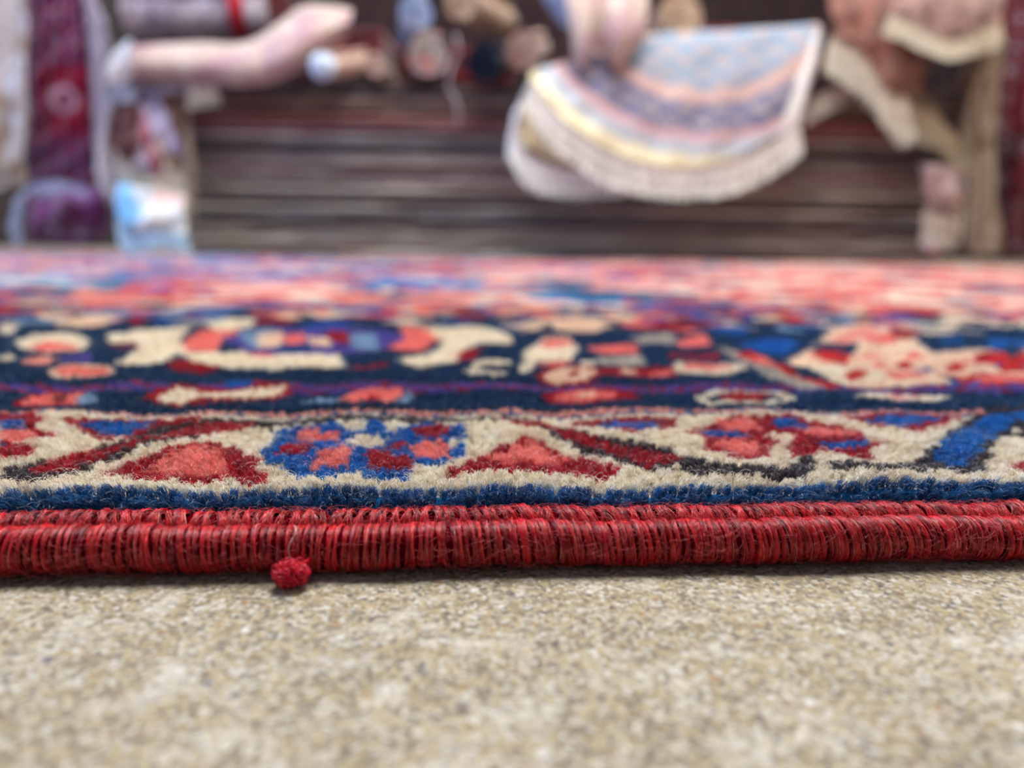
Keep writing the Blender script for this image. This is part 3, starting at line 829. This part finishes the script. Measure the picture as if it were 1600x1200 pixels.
for k in range(N_ST):
    th = .0088 + rs.random() * .0026
    jx0 = (rs.random() - .5) * .03; jx1 = (rs.random() - .5) * .016
    slab_edge('stacked_rug', XL + jx0, XR + jx1, YS + (rs.random() - .5) * .014, YS + 1.05, z, th, mats[ORDER[k]], 50 + k,
              label='%s rug edge in the tall flat stack, %s' % (ORDER[k], WORDS[k] + (' of all, on the floor' if k == 0 else ' up from the floor')), group='flat rugs in the tall stack behind')
    z += th
ZT = z
# folded rugs heaped on top, behind the draped ones
def folded(name, x0, x1, yf, z0, layers, th, mat, label, depth=.5):
    T = thing(name, ((x0 + x1) / 2, yf, z0), label, 'folded rug')
    V = []; Fc = []
    n = 30; m = 18
    for s in range(layers):            # each fold is a rounded loop of two plies
        zb = z0 + s * th * 2
        b = len(V)
        for i in range(n + 1):
            q = i / n; x = x0 + (x1 - x0) * q; w = .004 * math.sin(q * 11 + s)
            for k in range(m):
                a = math.pi * 1.5 - math.pi * k / (m - 1) if k else math.pi * 1.5
                V.append((x, yf + w + th - math.cos(a + math.pi) * -th if False else yf + w + th + math.cos(a) * th, zb + th + math.sin(a) * th))
            V.append((x, yf + depth, zb + th * 2)); V.append((x, yf + depth, zb))
        M = m + 2
        for i in range(n):
            for k in range(M): Fc.append((b + i * M + k, b + (i + 1) * M + k, b + (i + 1) * M + (k + 1) % M, b + i * M + (k + 1) % M))
        Fc.append(tuple(b + k for k in range(M))); Fc.append(tuple(b + n * M + k for k in range(M))[::-1])
    tobj('folded_body', (V, Fc, None), mat, T)
    return T
X = lambda px, Y=YS, py=100: at(px, py, Y).x
mt_brown = cloth_mat('brown_carpet', rgb(98, 66, 56), rgb(70, 44, 40), rgb(150, 120, 100), 45)
mt_dred = cloth_mat('dark_red_carpet', rgb(96, 20, 28), rgb(50, 14, 22), rgb(130, 70, 66), 40)
mt_crim = cloth_mat('crimson_carpet', rgb(120, 12, 52), rgb(70, 26, 66), rgb(176, 150, 170), 16, density=.52)
mt_grey = cloth_mat('grey_carpet', rgb(150, 140, 150), rgb(110, 96, 112), rgb(176, 176, 196), 22)
mt_cream = cloth_mat('cream_carpet', rgb(206, 190, 172), rgb(180, 150, 136), rgb(226, 216, 204), 30)
mt_pink = cloth_mat('pink_carpet', rgb(180, 158, 148), rgb(172, 138, 144), rgb(202, 190, 180), 18)
mt_beige = cloth_mat('beige_pink_carpet', rgb(176, 146, 130), rgb(150, 112, 104), rgb(196, 180, 166), 34)
mt_ash = cloth_mat('ash_carpet', rgb(160, 148, 140), rgb(176, 120, 112), rgb(140, 136, 144), 20)
mt_dk = cloth_mat('dark_carpet', rgb(60, 40, 40), rgb(34, 26, 30), rgb(96, 76, 70), 40)
mt_tan = cloth_mat('tan_carpet', rgb(176, 146, 118), rgb(140, 110, 90), rgb(200, 176, 150), 30)
mt_navy = cloth_mat('navy_carpet', rgb(14, 26, 46), rgb(10, 18, 34), rgb(24, 40, 60), 30, sheen=.05)
mt_rust = cloth_mat('rust_carpet', rgb(124, 78, 66), rgb(92, 58, 50), rgb(140, 108, 92), 34)
mt_lav = cloth_mat('lavender_carpet', rgb(186, 178, 206), rgb(150, 90, 96), rgb(206, 204, 222), 12)
mt_plum = cloth_mat('plum_carpet', rgb(96, 40, 92), rgb(70, 24, 60), rgb(150, 130, 176), 14)
mt_blue = cloth_mat('blue_carpet', rgb(120, 138, 176), rgb(96, 104, 140), rgb(170, 176, 200), 30)

folded('folded_rug', X(985), X(1440), YS + .03, ZT, 3, .0150, mt_dred, 'dark red folded rug on the stack under the pale round rug')
folded('folded_rug', X(330), X(700), YS + .05, ZT, 1, .014, mt_dk, 'dark brown folded rug on the stack beneath the long pink fold', .6)
folded('folded_rug', X(700), X(980), YS + .04, ZT, 1, .009, mt_dk, 'dark folded rug on the stack between navy roll and round rug', .6)
folded('folded_rug', X(1010), X(1260), YS + .30, ZT + .1, 4, .016, mt_dred, 'maroon folded rug heap behind the cream roll end', .45)
folded('folded_rug', X(330), X(800), YS + .45, ZT + .034, 5, .017, mt_dred, 'dark red rug pile behind the row of small rolled rugs', .4)

# --- rolls on the heap
rolls = [
 ('rolled_rug', 505, 104, 1.72, 20, (.42, .62, .2), .13, mt_beige, 'thin beige rolled rug with a pale blue-white end, below the pink fold'),
 ('rolled_rug', 588, 101, 1.77, 18, (.0, 1, .02), .3, mt_beige, 'small cream roll end beside a pale blue roll end'),
 ('rolled_rug', 672, 84, 1.76, 34, (-.12, .95, .1), .34, mt_ash, 'grey and pinkish rolled rug left of the hanging string'),
 ('rolled_rug', 652, 18, 1.86, 28, (-.15, .95, .02), .3, mt_blue, 'pale blue-grey rolled rug on top of the grey roll'),
 ('rolled_rug', 757, 100, 1.70, 30, (.1, .95, .25), .4, mt_navy, 'navy rolled rug end beside the hanging white string'),
 ('rolled_rug', 818, 80, 1.70, 29, (.1, .95, .25), .4, mt_beige, 'beige and brown rolled rug between navy roll and pale pink folds'),
 ('rolled_rug', 1066, 24, 1.86, 37, (.02, 1, .0), .2, mt_tan, 'large cream roll end above the pale round rug'),
 ('rolled_rug', 434, 14, 1.95, 28, (.02, 1, .02), .25, mt_dred, 'dark red roll end above the pink fold'),
 ('rolled_rug', 722, 0, 1.86, 30, (.3, .9, 0.1), .3, mt_tan, 'tan rolled rug high up above the navy roll'),
]
for r_ in rolls:
    T, c, d, R = roll(*r_[:9])
    if 'pale blue-white end' in r_[8]:
        o = T
        e = bpy.data.meshes.new('wrapped_end')
        bm = bmesh.new(); bmesh.ops.create_uvsphere(bm, u_segments=20, v_segments=12, radius=R * .98)
        for v in bm.verts: v.co.y *= .7
        bm.to_mesh(e); bm.free(); e.polygons.foreach_set('use_smooth', [True] * len(e.polygons))
        eo = link('wrapped_end', e, T, fringe_mat((196, 214, 236))); eo['label'] = 'pale blue bundled end of the roll'

# --- white string over the stack
pp = [at(712 + 5 * math.sin(k * .5) - (6 if 4 < k < 12 else 0), 55 + k * 8, YS - .045 - .004 * math.sin(k)) for k in range(19)]
st = link('string', strand_tube('string', pp, .0022, None, colr=(.6, .58, .62, 1)), mat=fringe_mat((196, 186, 190)))
tag(st, 'thin white string hanging down over the stack beside the navy roll', 'string')

# --- round pale rug
def ring_col(x, y):
    d = math.hypot((x - 1105) / 1.1, y + 40)
    h = (math.sin(x * .31 + y * .2) * math.sin(y * .37 - x * .13) + math.sin(x * .11) * math.sin(y * .17 + 1)) * .5
    if d < 180: c = (128, 148, 168) if h < .18 else (176, 156, 152)
    elif d < 200: c = (196, 164, 156)
    elif d < 248: c = (108, 108, 138) if h < .15 else (160, 150, 150)
    elif d < 262: c = (196, 158, 160)
    elif d < 284: c = (170, 176, 186)
    else: c = (226, 216, 180)
    return rgb(*c)
m_round = wool_mat('round_rug_wool', .9, .15, .3)
T = thing('round_rug', at(1060, 60, 1.74), 'pale blue round rug with cream fringe draped over the front of the stack', 'rug')
def behind(p, Y2):
    w = at(*p); w = Vector((w.x, Y2, w.z)) - CAMP; c = CAMR.transposed() @ w
    return (800 + F * c.x / -c.z, 600 - F * c.y / -c.z, Y2)
_top = [(832, 112, 1.72), (900, 98, 1.74), (1000, 62, 1.77), (1140, 52, 1.77), (1284, 44, 1.76)]
rows = [[behind(p, y2) for p, y2 in zip(_top, (1.75, 1.79, 1.84, 1.84, 1.80))], [(832, 112, 1.72), (900, 98, 1.74), (1000, 62, 1.77), (1140, 52, 1.77), (1284, 44, 1.76)],
        [(828, 120, 1.70), (900, 130, 1.705), (1000, 112, 1.72), (1130, 104, 1.725), (1275, 92, 1.73)],
        [(836, 130, 1.685), (900, 168, 1.68), (1000, 180, 1.69), (1120, 180, 1.695), (1260, 148, 1.71)],
        [(842, 140, 1.68), (898, 202, 1.665), (1000, 254, 1.67), (1110, 258, 1.675), (1246, 196, 1.70)]]
o = tobj('carpet_body', sheet_mesh('s', rows, 90, 50, .008, .0025, ring_col), m_round, T)
fringe(T, [(836, 128, 1.68), (870, 175, 1.67), (930, 222, 1.665), (1000, 252, 1.665), (1070, 262, 1.67), (1140, 250, 1.67), (1200, 224, 1.69), (1244, 192, 1.695)],
       [(-14, 34), (-10, 40), (-6, 44), (0, 44), (2, 42), (8, 44), (10, 42), (8, 40)], 420, .0019, (254, 252, 244), .15)
fringe(T, [(1282, 44, 1.75), (1274, 90, 1.725), (1260, 140, 1.71), (1246, 195, 1.70)], [(-18, 34), (-22, 30), (-24, 26), (-18, 26)], 200, .0019, (246, 242, 236), .2)
u = tobj('under_fold', sheet_mesh('s', [[(826, 128, 1.705), (870, 190, 1.70), (960, 240, 1.70)], [(812, 170, 1.70), (862, 215, 1.695), (985, 262, 1.695)], [(806, 210, 1.70), (862, 250, 1.69), (1000, 270, 1.69)]], 40, 20, .008, .004, seed=3), cloth_mat('round_rug_back', rgb(224, 208, 160), rgb(206, 190, 150), rgb(230, 220, 186), 20), T)
u['label'] = 'creamy folded underside'
fringe(T, [(806, 200, 1.695), (826, 240, 1.69), (880, 262, 1.69), (960, 268, 1.69), (1060, 272, 1.695)], [(-6, 40), (0, 44), (4, 40), (4, 34), (6, 24)], 220, .0019, (248, 248, 244), .2)
fringe(T, [(828, 135, 1.70), (815, 165, 1.70), (806, 200, 1.695)], [(-14, 30), (-12, 34), (-8, 40)], 70, .0019, (236, 242, 252), .2)

# --- cream pink folded ends above the round rug
T = thing('folded_rug', at(950, 50, 1.70), 'pale pink rug folded into two rounded lobes above the round rug', 'folded rug')
tobj('folded_body', sheet_mesh('s', [[(880, -30, 1.74), (920, -30, 1.72), (960, -30, 1.74), (1016, -30, 1.76)], [(888, 20, 1.70), (915, 20, 1.675), (940, 20, 1.71), (965, 20, 1.67), (1012, 20, 1.72)],
     [(894, 70, 1.69), (915, 78, 1.665), (934, 62, 1.71), (965, 70, 1.66), (1008, 50, 1.71)], [(896, 98, 1.70), (914, 108, 1.69), (936, 74, 1.72), (962, 104, 1.69), (1004, 66, 1.73)]], 50, 24, .012, .001), mt_pink, T)
T = thing('folded_rug', at(850, 20, 1.86), 'blue-grey rug fold left of the pale pink lobes', 'folded rug')
tobj('folded_body', sheet_mesh('s', [[(820, -40, 1.86), (870, -40, 1.84), (930, -40, 1.86)], [(850, 0, 1.86), (880, 10, 1.83), (930, 10, 1.85)], [(868, 30, 1.86), (890, 46, 1.84), (930, 50, 1.86)]], 30, 16, .02, .002), mt_blue, T)

# --- long pink fold on the left
T = thing('folded_rug', at(360, 90, 1.74), 'long pinkish folded rug lying bent over the left end of the stack', 'folded rug')
tobj('folded_body', sheet_mesh('s', [[(205, 72, 1.78), (300, 66, 1.79), (380, 66, 1.79), (430, 40, 1.80), (480, 8, 1.82), (550, 14, 1.84)],
     [(200, 74, 1.74), (300, 74, 1.745), (390, 74, 1.745), (445, 48, 1.75), (490, 18, 1.78), (548, 22, 1.80)],
     [(196, 92, 1.71), (300, 98, 1.71), (390, 100, 1.71), (450, 78, 1.715), (500, 48, 1.74), (545, 34, 1.77)],
     [(200, 112, 1.72), (300, 120, 1.72), (400, 124, 1.72), (460, 102, 1.73), (510, 66, 1.76), (540, 44, 1.79)],
     [(210, 118, 1.76), (300, 124, 1.77), (400, 126, 1.77), (462, 104, 1.78), (512, 68, 1.80), (540, 46, 1.82)]], 70, 26, .01, .002), mt_pink, T)
fringe(T, [(206, 62, 1.73), (204, 80, 1.71), (206, 100, 1.71), (210, 112, 1.72)], [(-26, 22), (-30, 22), (-30, 20), (-24, 18)], 110, .002, (236, 236, 240), .3)
# --- grey band under it with short fringe
T = thing('draped_rug', at(260, 120, 1.75), 'grey-white rug edge with short fringe hanging under the pink fold', 'rug')
tobj('carpet_body', sheet_mesh('s', [[(186, 128, 1.74), (260, 134, 1.74), (336, 136, 1.75)], [(180, 134, 1.735), (260, 138, 1.735), (334, 138, 1.745)], [(184, 148, 1.74), (250, 148, 1.74), (334, 146, 1.75)]], 34, 14, .008, .002), mt_grey, T)
fringe(T, [(296, 132, 1.735), (334, 134, 1.74)], [(-2, 32), (4, 26)], 40, .0022, (214, 206, 190), .2)
fringe(T, [(180, 130, 1.735), (215, 142, 1.73)], [(-14, 26), (-10, 16)], 40, .0022, (190, 200, 220), .2)
# --- patterned corner hanging at left end
def corner_col(x, y):
    m = math.sin(x * .23) * math.sin(y * .19)
    if (x - 196) ** 2 / 26 ** 2 + (y - 205) ** 2 / 62 ** 2 < 1: c = (112, 74, 66) if m < .3 else (88, 52, 70)
    elif abs(x - (212 + (y - 150) * .42) - 26) < 11 and y < 240: c = (186, 182, 216)
    elif y < 162 and x < 235: c = (56, 34, 74)
    elif abs((x - 214) - (y - 170) * .34) < 9: c = (170, 104, 120)
    elif abs((x - 240) - (y - 240) * .5) < 15: c = (206, 198, 190)
    elif x > 250: c = (140, 110, 92)
    else: c = (178, 168, 190)
    return rgb(*c)
m_corner = wool_mat('corner_wool', .9, .15, .3)
T = thing('draped_rug', at(220, 200, 1.75), 'brown and lavender rug corner hanging down the left end of the stack', 'rug')
tobj('carpet_body', sheet_mesh('s', [[(180, 142, 1.77), (230, 148, 1.76), (290, 152, 1.77)], [(172, 190, 1.75), (230, 200, 1.73), (284, 200, 1.76)], [(176, 240, 1.76), (225, 260, 1.735), (282, 260, 1.76)], [(190, 275, 1.77), (235, 296, 1.75), (286, 320, 1.77)]], 60, 50, .008, .006, corner_col), m_corner, T)
fringe(T, [(176, 150, 1.755), (168, 200, 1.75), (172, 240, 1.755), (196, 282, 1.76)], [(-10, 34), (-14, 34), (-16, 44), (-4, 56)], 130, .0022, (206, 204, 210), .3)
fringe(T, [(180, 232, 1.74), (205, 258, 1.73), (240, 272, 1.72), (284, 262, 1.74)], [(4, 44), (4, 46), (6, 46), (6, 60)], 150, .0022, (196, 190, 176), .35)
fringe(T, [(290, 150, 1.765), (290, 200, 1.75), (288, 260, 1.755), (288, 320, 1.765)], [(4, 50), (6, 60), (6, 64), (4, 60)], 130, .0022, (150, 134, 116), .3)
# --- bright bundle of fringe at its foot
T = thing('fringed_rug_end', at(235, 330, 1.72), 'bright blue-white fringed rug end hanging to the floor left of the stack', 'rug')
tobj('carpet_body', sheet_mesh('s', [[(182, 286, 1.705), (225, 294, 1.69), (284, 304, 1.70)], [(180, 330, 1.685), (230, 335, 1.67), (290, 340, 1.69)], [(188, 368, 1.69), (232, 362, 1.675), (292, 368, 1.69)]], 30, 20, .01, .006, lambda x, y: rgb(130, 196, 240) if x < 212 + 6 * math.sin(y * .1) else (rgb(226, 200, 196) if y < 322 and x > 240 else rgb(224, 230, 228))), m_corner, T)  # left side blue: cool window light painted into the colour
fringe(T, [(184, 340, 1.675), (200, 366, 1.675), (240, 362, 1.665), (290, 366, 1.685)], [(2, 32), (0, 28), (2, 22), (2, 24)], 150, .0022, (190, 226, 254), .2)

# --- upper left grey roll with red band
T, c, d, R = roll('rolled_rug', 196, 26, 1.86, 34, (.95, .22, .09), .32, mt_grey, 'grey-mauve rolled rug with a red band, above the pink fold')
pp = []
V = []; Fc = []
a = d.cross(Vector((0, 0, 1))).normalized(); b = a.cross(d)
for s in range(2):
    for k in range(28):
        an = 2 * math.pi * k / 28; V.append(c + d * (.235 + s * .035) + (a * math.cos(an) + b * math.sin(an)) * (R * 1.03))
for k in range(28): Fc.append((k, (k + 1) % 28, 28 + (k + 1) % 28, 28 + k))
tobj('red_band', (V, Fc, None), cloth_mat('red_band', rgb(150, 12, 34)), T)
folded('folded_rug', X(476, 2.0), X(600, 2.0), 1.97, ZT + .08, 3, .016, mt_dred, 'maroon folded rug above the bend of the pink fold', .26)

# --- crimson rug hanging at far left
m_rose = mt_crim
def crim_col(x, y):
    m = math.sin(x * .21 + 1) * math.sin(y * .17 + 2)
    r = math.hypot(x - 100, y - 155)
    if 12 < r < 22 or r < 5: c = (158, 120, 146)
    elif 100 < y < 205 and x > 62: c = (112, 8, 44)
    elif y >= 205 and y < 222: c = (106, 34, 72)
    elif y >= 222: c = (84, 62, 104) if m < .1 else (108, 24, 52)
    else: c = (84, 34, 74) if m < .15 else ((124, 16, 56) if m < .6 else (128, 108, 132))
    return rgb(*c)
T = thing('hanging_rug', at(100, 200, 1.92), 'crimson patterned rug hanging upright at the far left', 'rug')
tobj('carpet_body', sheet_mesh('s', [[(40, -60, 1.95), (95, -60, 1.94), (150, -60, 1.95)], [(42, 120, 1.94), (95, 120, 1.92), (150, 120, 1.94)], [(48, 280, 1.94), (100, 290, 1.92), (152, 285, 1.94)], [(40, 380, 1.95), (100, 382, 1.93), (150, 384, 1.95)]], 50, 120, .008, .006, crim_col), m_corner, T)
fringe(T, [(128, -40, 1.93), (140, 60, 1.925), (146, 140, 1.925), (150, 230, 1.93)], [(30, 60), (24, 60), (18, 60), (8, 60)], 220, .0024, (176, 164, 182), .3)
T = thing('hanging_rug', at(10, 150, 1.86), 'cream rug edge hanging beside the crimson rug at the picture edge', 'rug')
tobj('carpet_body', sheet_mesh('s', [[(-90, -60, 1.88), (-20, -60, 1.86), (46, -60, 1.88)], [(-90, 100, 1.87), (-20, 100, 1.85), (42, 100, 1.87)], [(-90, 230, 1.87), (-20, 250, 1.85), (34, 260, 1.87)], [(-80, 300, 1.88), (-20, 300, 1.86), (30, 290, 1.88)]], 36, 50, .008, .008, seed=4), cloth_mat('cream_edge', rgb(178, 172, 178), rgb(150, 134, 120), rgb(196, 204, 222), 14), T)
# plum folded rug on the floor with a pale fringe arc
T = thing('folded_rug', at(110, 330, 1.80), 'plum folded rug with a pale arching fringe on the floor at left', 'folded rug')
tobj('folded_body', sheet_mesh('s', [[(58, 300, 1.86), (110, 286, 1.84), (166, 296, 1.86)], [(46, 320, 1.80), (105, 308, 1.78), (168, 318, 1.82)], [(44, 352, 1.79), (105, 348, 1.77), (166, 350, 1.81)], [(52, 378, 1.81), (105, 372, 1.80), (164, 366, 1.83)]], 34, 24, .012, .005), mt_plum, T)
fringe(T, [(34, 372, 1.80), (34, 330, 1.79), (48, 296, 1.79), (84, 280, 1.80), (130, 290, 1.82)], [(-8, 14), (-16, 20), (-16, 14), (0, 24), (10, 24)], 160, .0024, (160, 170, 206), .4)

# --- right: brown-red draped rug with long fringe
T = thing('draped_rug', at(1350, 60, 1.74), 'rust brown rug draped over the right of the stack with long cream fringe', 'rug')
tobj('carpet_body', sheet_mesh('s', [[(1292, -40, 1.84), (1340, -40, 1.84), (1400, -40, 1.84), (1460, -40, 1.84)], [(1298, 10, 1.76), (1340, 14, 1.74), (1400, 20, 1.73), (1456, 30, 1.75)],
     [(1304, 46, 1.735), (1334, 58, 1.72), (1396, 90, 1.70), (1452, 90, 1.73)], [(1307, 62, 1.73), (1336, 76, 1.715), (1394, 146, 1.70), (1446, 146, 1.73)]], 56, 34, .008, .005), mt_rust, T)
fringe(T, [(1301, 56, 1.725), (1312, 64, 1.72), (1342, 82, 1.71), (1366, 112, 1.705), (1390, 146, 1.70), (1412, 150, 1.70)], [(-6, 42), (2, 48), (10, 54), (16, 60), (20, 62), (18, 52)], 380, .002, (206, 196, 176), .4)
T = thing('fringed_rug_end', at(1290, 150, 1.75), 'pale fringed rug edge slanting beside the round rug', 'rug')
tobj('carpet_body', sheet_mesh('s', [[(1262, 120, 1.76), (1300, 104, 1.76), (1344, 96, 1.77)], [(1256, 150, 1.75), (1300, 134, 1.745), (1346, 122, 1.76)], [(1250, 172, 1.755), (1296, 150, 1.75), (1342, 138, 1.765)]], 30, 14, .008, .003), mt_dk, T)
fringe(T, [(1250, 165, 1.745), (1290, 144, 1.74), (1340, 132, 1.755)], [(-6, 34), (-8, 34), (-14, 26)], 130, .0022, (190, 180, 166), .3)
T = thing('draped_rug', at(1480, 30, 1.70), 'mottled brown rug at top right with a scalloped cream fringe edge', 'rug')
tobj('carpet_body', sheet_mesh('s', [[(1404, -60, 1.80), (1480, -60, 1.79), (1570, -60, 1.80)], [(1398, 0, 1.72), (1480, 0, 1.69), (1568, 0, 1.72)], [(1392, 26, 1.70), (1425, 40, 1.69), (1480, 60, 1.67), (1525, 50, 1.68), (1562, 32, 1.70)]], 50, 24, .008, .003), cloth_mat('mottled_carpet', rgb(140, 108, 100), rgb(100, 74, 74), rgb(170, 140, 128), 60), T)
fringe(T, [(1392, 22, 1.695), (1425, 36, 1.685), (1455, 52, 1.67), (1490, 62, 1.665), (1525, 50, 1.675), (1562, 32, 1.695)], [(-6, 26), (2, 28), (6, 28), (2, 26), (2, 28), (4, 36)], 260, .0022, (226, 216, 190), .15)
T = thing('draped_rug', at(1470, 220, 1.75), 'khaki fringe of a rug drooping below the dark hollow at right', 'rug')
tobj('carpet_body', sheet_mesh('s', [[(1412, 140, 1.77), (1440, 150, 1.76), (1480, 190, 1.77)], [(1414, 170, 1.75), (1450, 184, 1.74), (1492, 214, 1.76)], [(1424, 196, 1.75), (1460, 210, 1.745), (1500, 236, 1.76)]], 28, 16, .008, .004), cloth_mat('olive_carpet', rgb(120, 104, 84), rgb(90, 78, 66), rgb(150, 134, 110), 30), T)
fringe(T, [(1414, 160, 1.745), (1450, 176, 1.735), (1500, 220, 1.75)], [(14, 50), (14, 48), (10, 44)], 160, .0024, (186, 174, 144), .3)
T = thing('hanging_rug', at(1535, 220, 1.78), 'olive tan rug hanging in folds at the right end of the stack', 'rug')
tobj('carpet_body', sheet_mesh('s', [[(1512, 70, 1.80), (1540, 66, 1.78), (1566, 60, 1.80)], [(1500, 160, 1.79), (1530, 160, 1.765), (1560, 160, 1.79)], [(1506, 270, 1.79), (1534, 270, 1.765), (1558, 270, 1.79)], [(1500, 396, 1.80), (1534, 398, 1.77), (1566, 398, 1.79)]], 30, 50, .008, .006), cloth_mat('tan_fringe', rgb(150, 134, 116), rgb(116, 104, 78), rgb(186, 176, 160), 24), T)
fringe(T, [(1552, 66, 1.77), (1530, 110, 1.765), (1516, 160, 1.765), (1520, 240, 1.765), (1516, 300, 1.765)], [(2, 60), (-10, 60), (0, 64), (4, 60), (6, 70)], 190, .0024, (170, 158, 136), .3)
T = thing('fringed_rug_end', at(1475, 300, 1.74), 'small pinkish patterned rug end with whitish fringe at the stack foot', 'rug')
tobj('carpet_body', sheet_mesh('s', [[(1440, 256, 1.725), (1475, 260, 1.715), (1508, 270, 1.725)], [(1444, 290, 1.715), (1476, 294, 1.70), (1508, 300, 1.72)], [(1452, 330, 1.72), (1480, 334, 1.71), (1504, 336, 1.72)]], 24, 20, .008, .005), cloth_mat('pinkish_carpet', rgb(164, 138, 134), rgb(120, 90, 98), rgb(196, 184, 176), 40), T)
fringe(T, [(1446, 322, 1.71), (1476, 334, 1.70), (1504, 330, 1.71)], [(2, 44), (0, 44), (-4, 50)], 110, .0024, (186, 176, 162), .3)
bm = bmesh.new(); bmesh.ops.create_icosphere(bm, subdivisions=4, radius=.027)
for v in bm.verts: v.co *= 1 + .14 * math.sin(v.co.x * 300) * math.sin(v.co.z * 260 + 1); 
me = bpy.data.meshes.new('tassel_knot'); bm.to_mesh(me); bm.free(); me.polygons.foreach_set('use_smooth', [True] * len(me.polygons))
tk = link('tassel_knot', me, T, fringe_mat((224, 220, 222))); tk.location = at(1460, 376, 1.725) - T.location; tk['label'] = 'whitish bunched tassel'
# --- far right
T = thing('hanging_rug', at(1600, 200, 1.90), 'dark red rug with pale rosettes hanging at the far right', 'rug')
tobj('carpet_body', sheet_mesh('s', [[(1556, -60, 1.93), (1620, -60, 1.92), (1700, -60, 1.93)], [(1560, 150, 1.92), (1620, 150, 1.90), (1700, 150, 1.92)], [(1558, 300, 1.92), (1620, 300, 1.90), (1700, 300, 1.92)], [(1562, 402, 1.93), (1620, 402, 1.91), (1700, 402, 1.93)]], 36, 60, .008, .005), cloth_mat('wine_carpet', rgb(84, 14, 26), rgb(56, 18, 28), rgb(130, 110, 126), 16, density=.55), T)
# rugs behind, above the stack
T = thing('hanging_rug', at(760, 20, 2.6), 'dark maroon rug hanging on the wall behind the stack', 'rug')
tobj('carpet_body', sheet_mesh('s', [[(200, -300, 3.02), (760, -300, 3.02), (1560, -300, 3.02)], [(200, 100, 3.02), (760, 100, 3.02), (1560, 100, 3.02)], [(200, 330, 3.02), (760, 330, 3.02), (1560, 330, 3.02)]], 60, 60, .01, .004), mt_dk, T)

# ------------------------------------------------------------------ LIGHT
world = bpy.data.worlds.new('world'); scene.world = world; world.use_nodes = True
bg = world.node_tree.nodes['Background']; bg.inputs[0].default_value = (0.75, 0.83, 1.0, 1); bg.inputs[1].default_value = 0.13
def area(name, loc, target, sx, sy, power, colr):
    d = bpy.data.lights.new(name, 'AREA'); d.shape = 'RECTANGLE'; d.size = sx; d.size_y = sy; d.energy = power; d.color = colr
    o = bpy.data.objects.new(name, d); col.objects.link(o); o.location = loc
    o.rotation_euler = (Vector(target) - Vector(loc)).to_track_quat('-Z', 'Y').to_euler()
    return o
area('skylight', (0.1, 1.25, 2.3), (0.0, 0.5, 0), 1.5, 0.9, 74, (1.0, 0.97, 0.94))
area('window_left', (-2.2, 1.2, 1.0), (0.0, 0.9, 0.05), 1.4, 1.2, 34, (0.50, 0.66, 1.0))
area('lamp_right', (2.2, 1.0, 1.3), (0.3, 0.8, 0.0), 0.9, 0.9, 14, (1.0, 0.80, 0.64))
area('stack_fill', (0.1, 0.85, 1.7), (0.0, 1.8, 0.25), 0.9, 0.6, 10, (0.98, 0.98, 1.0))  # unseen fill light, added to brighten the stack and draped rugs
scene.view_settings.view_transform = 'Standard'
scene.view_settings.look = 'None'
scene.view_settings.exposure = 0.42
scene.view_settings.gamma = 1.0
scene.view_settings.use_curve_mapping = False
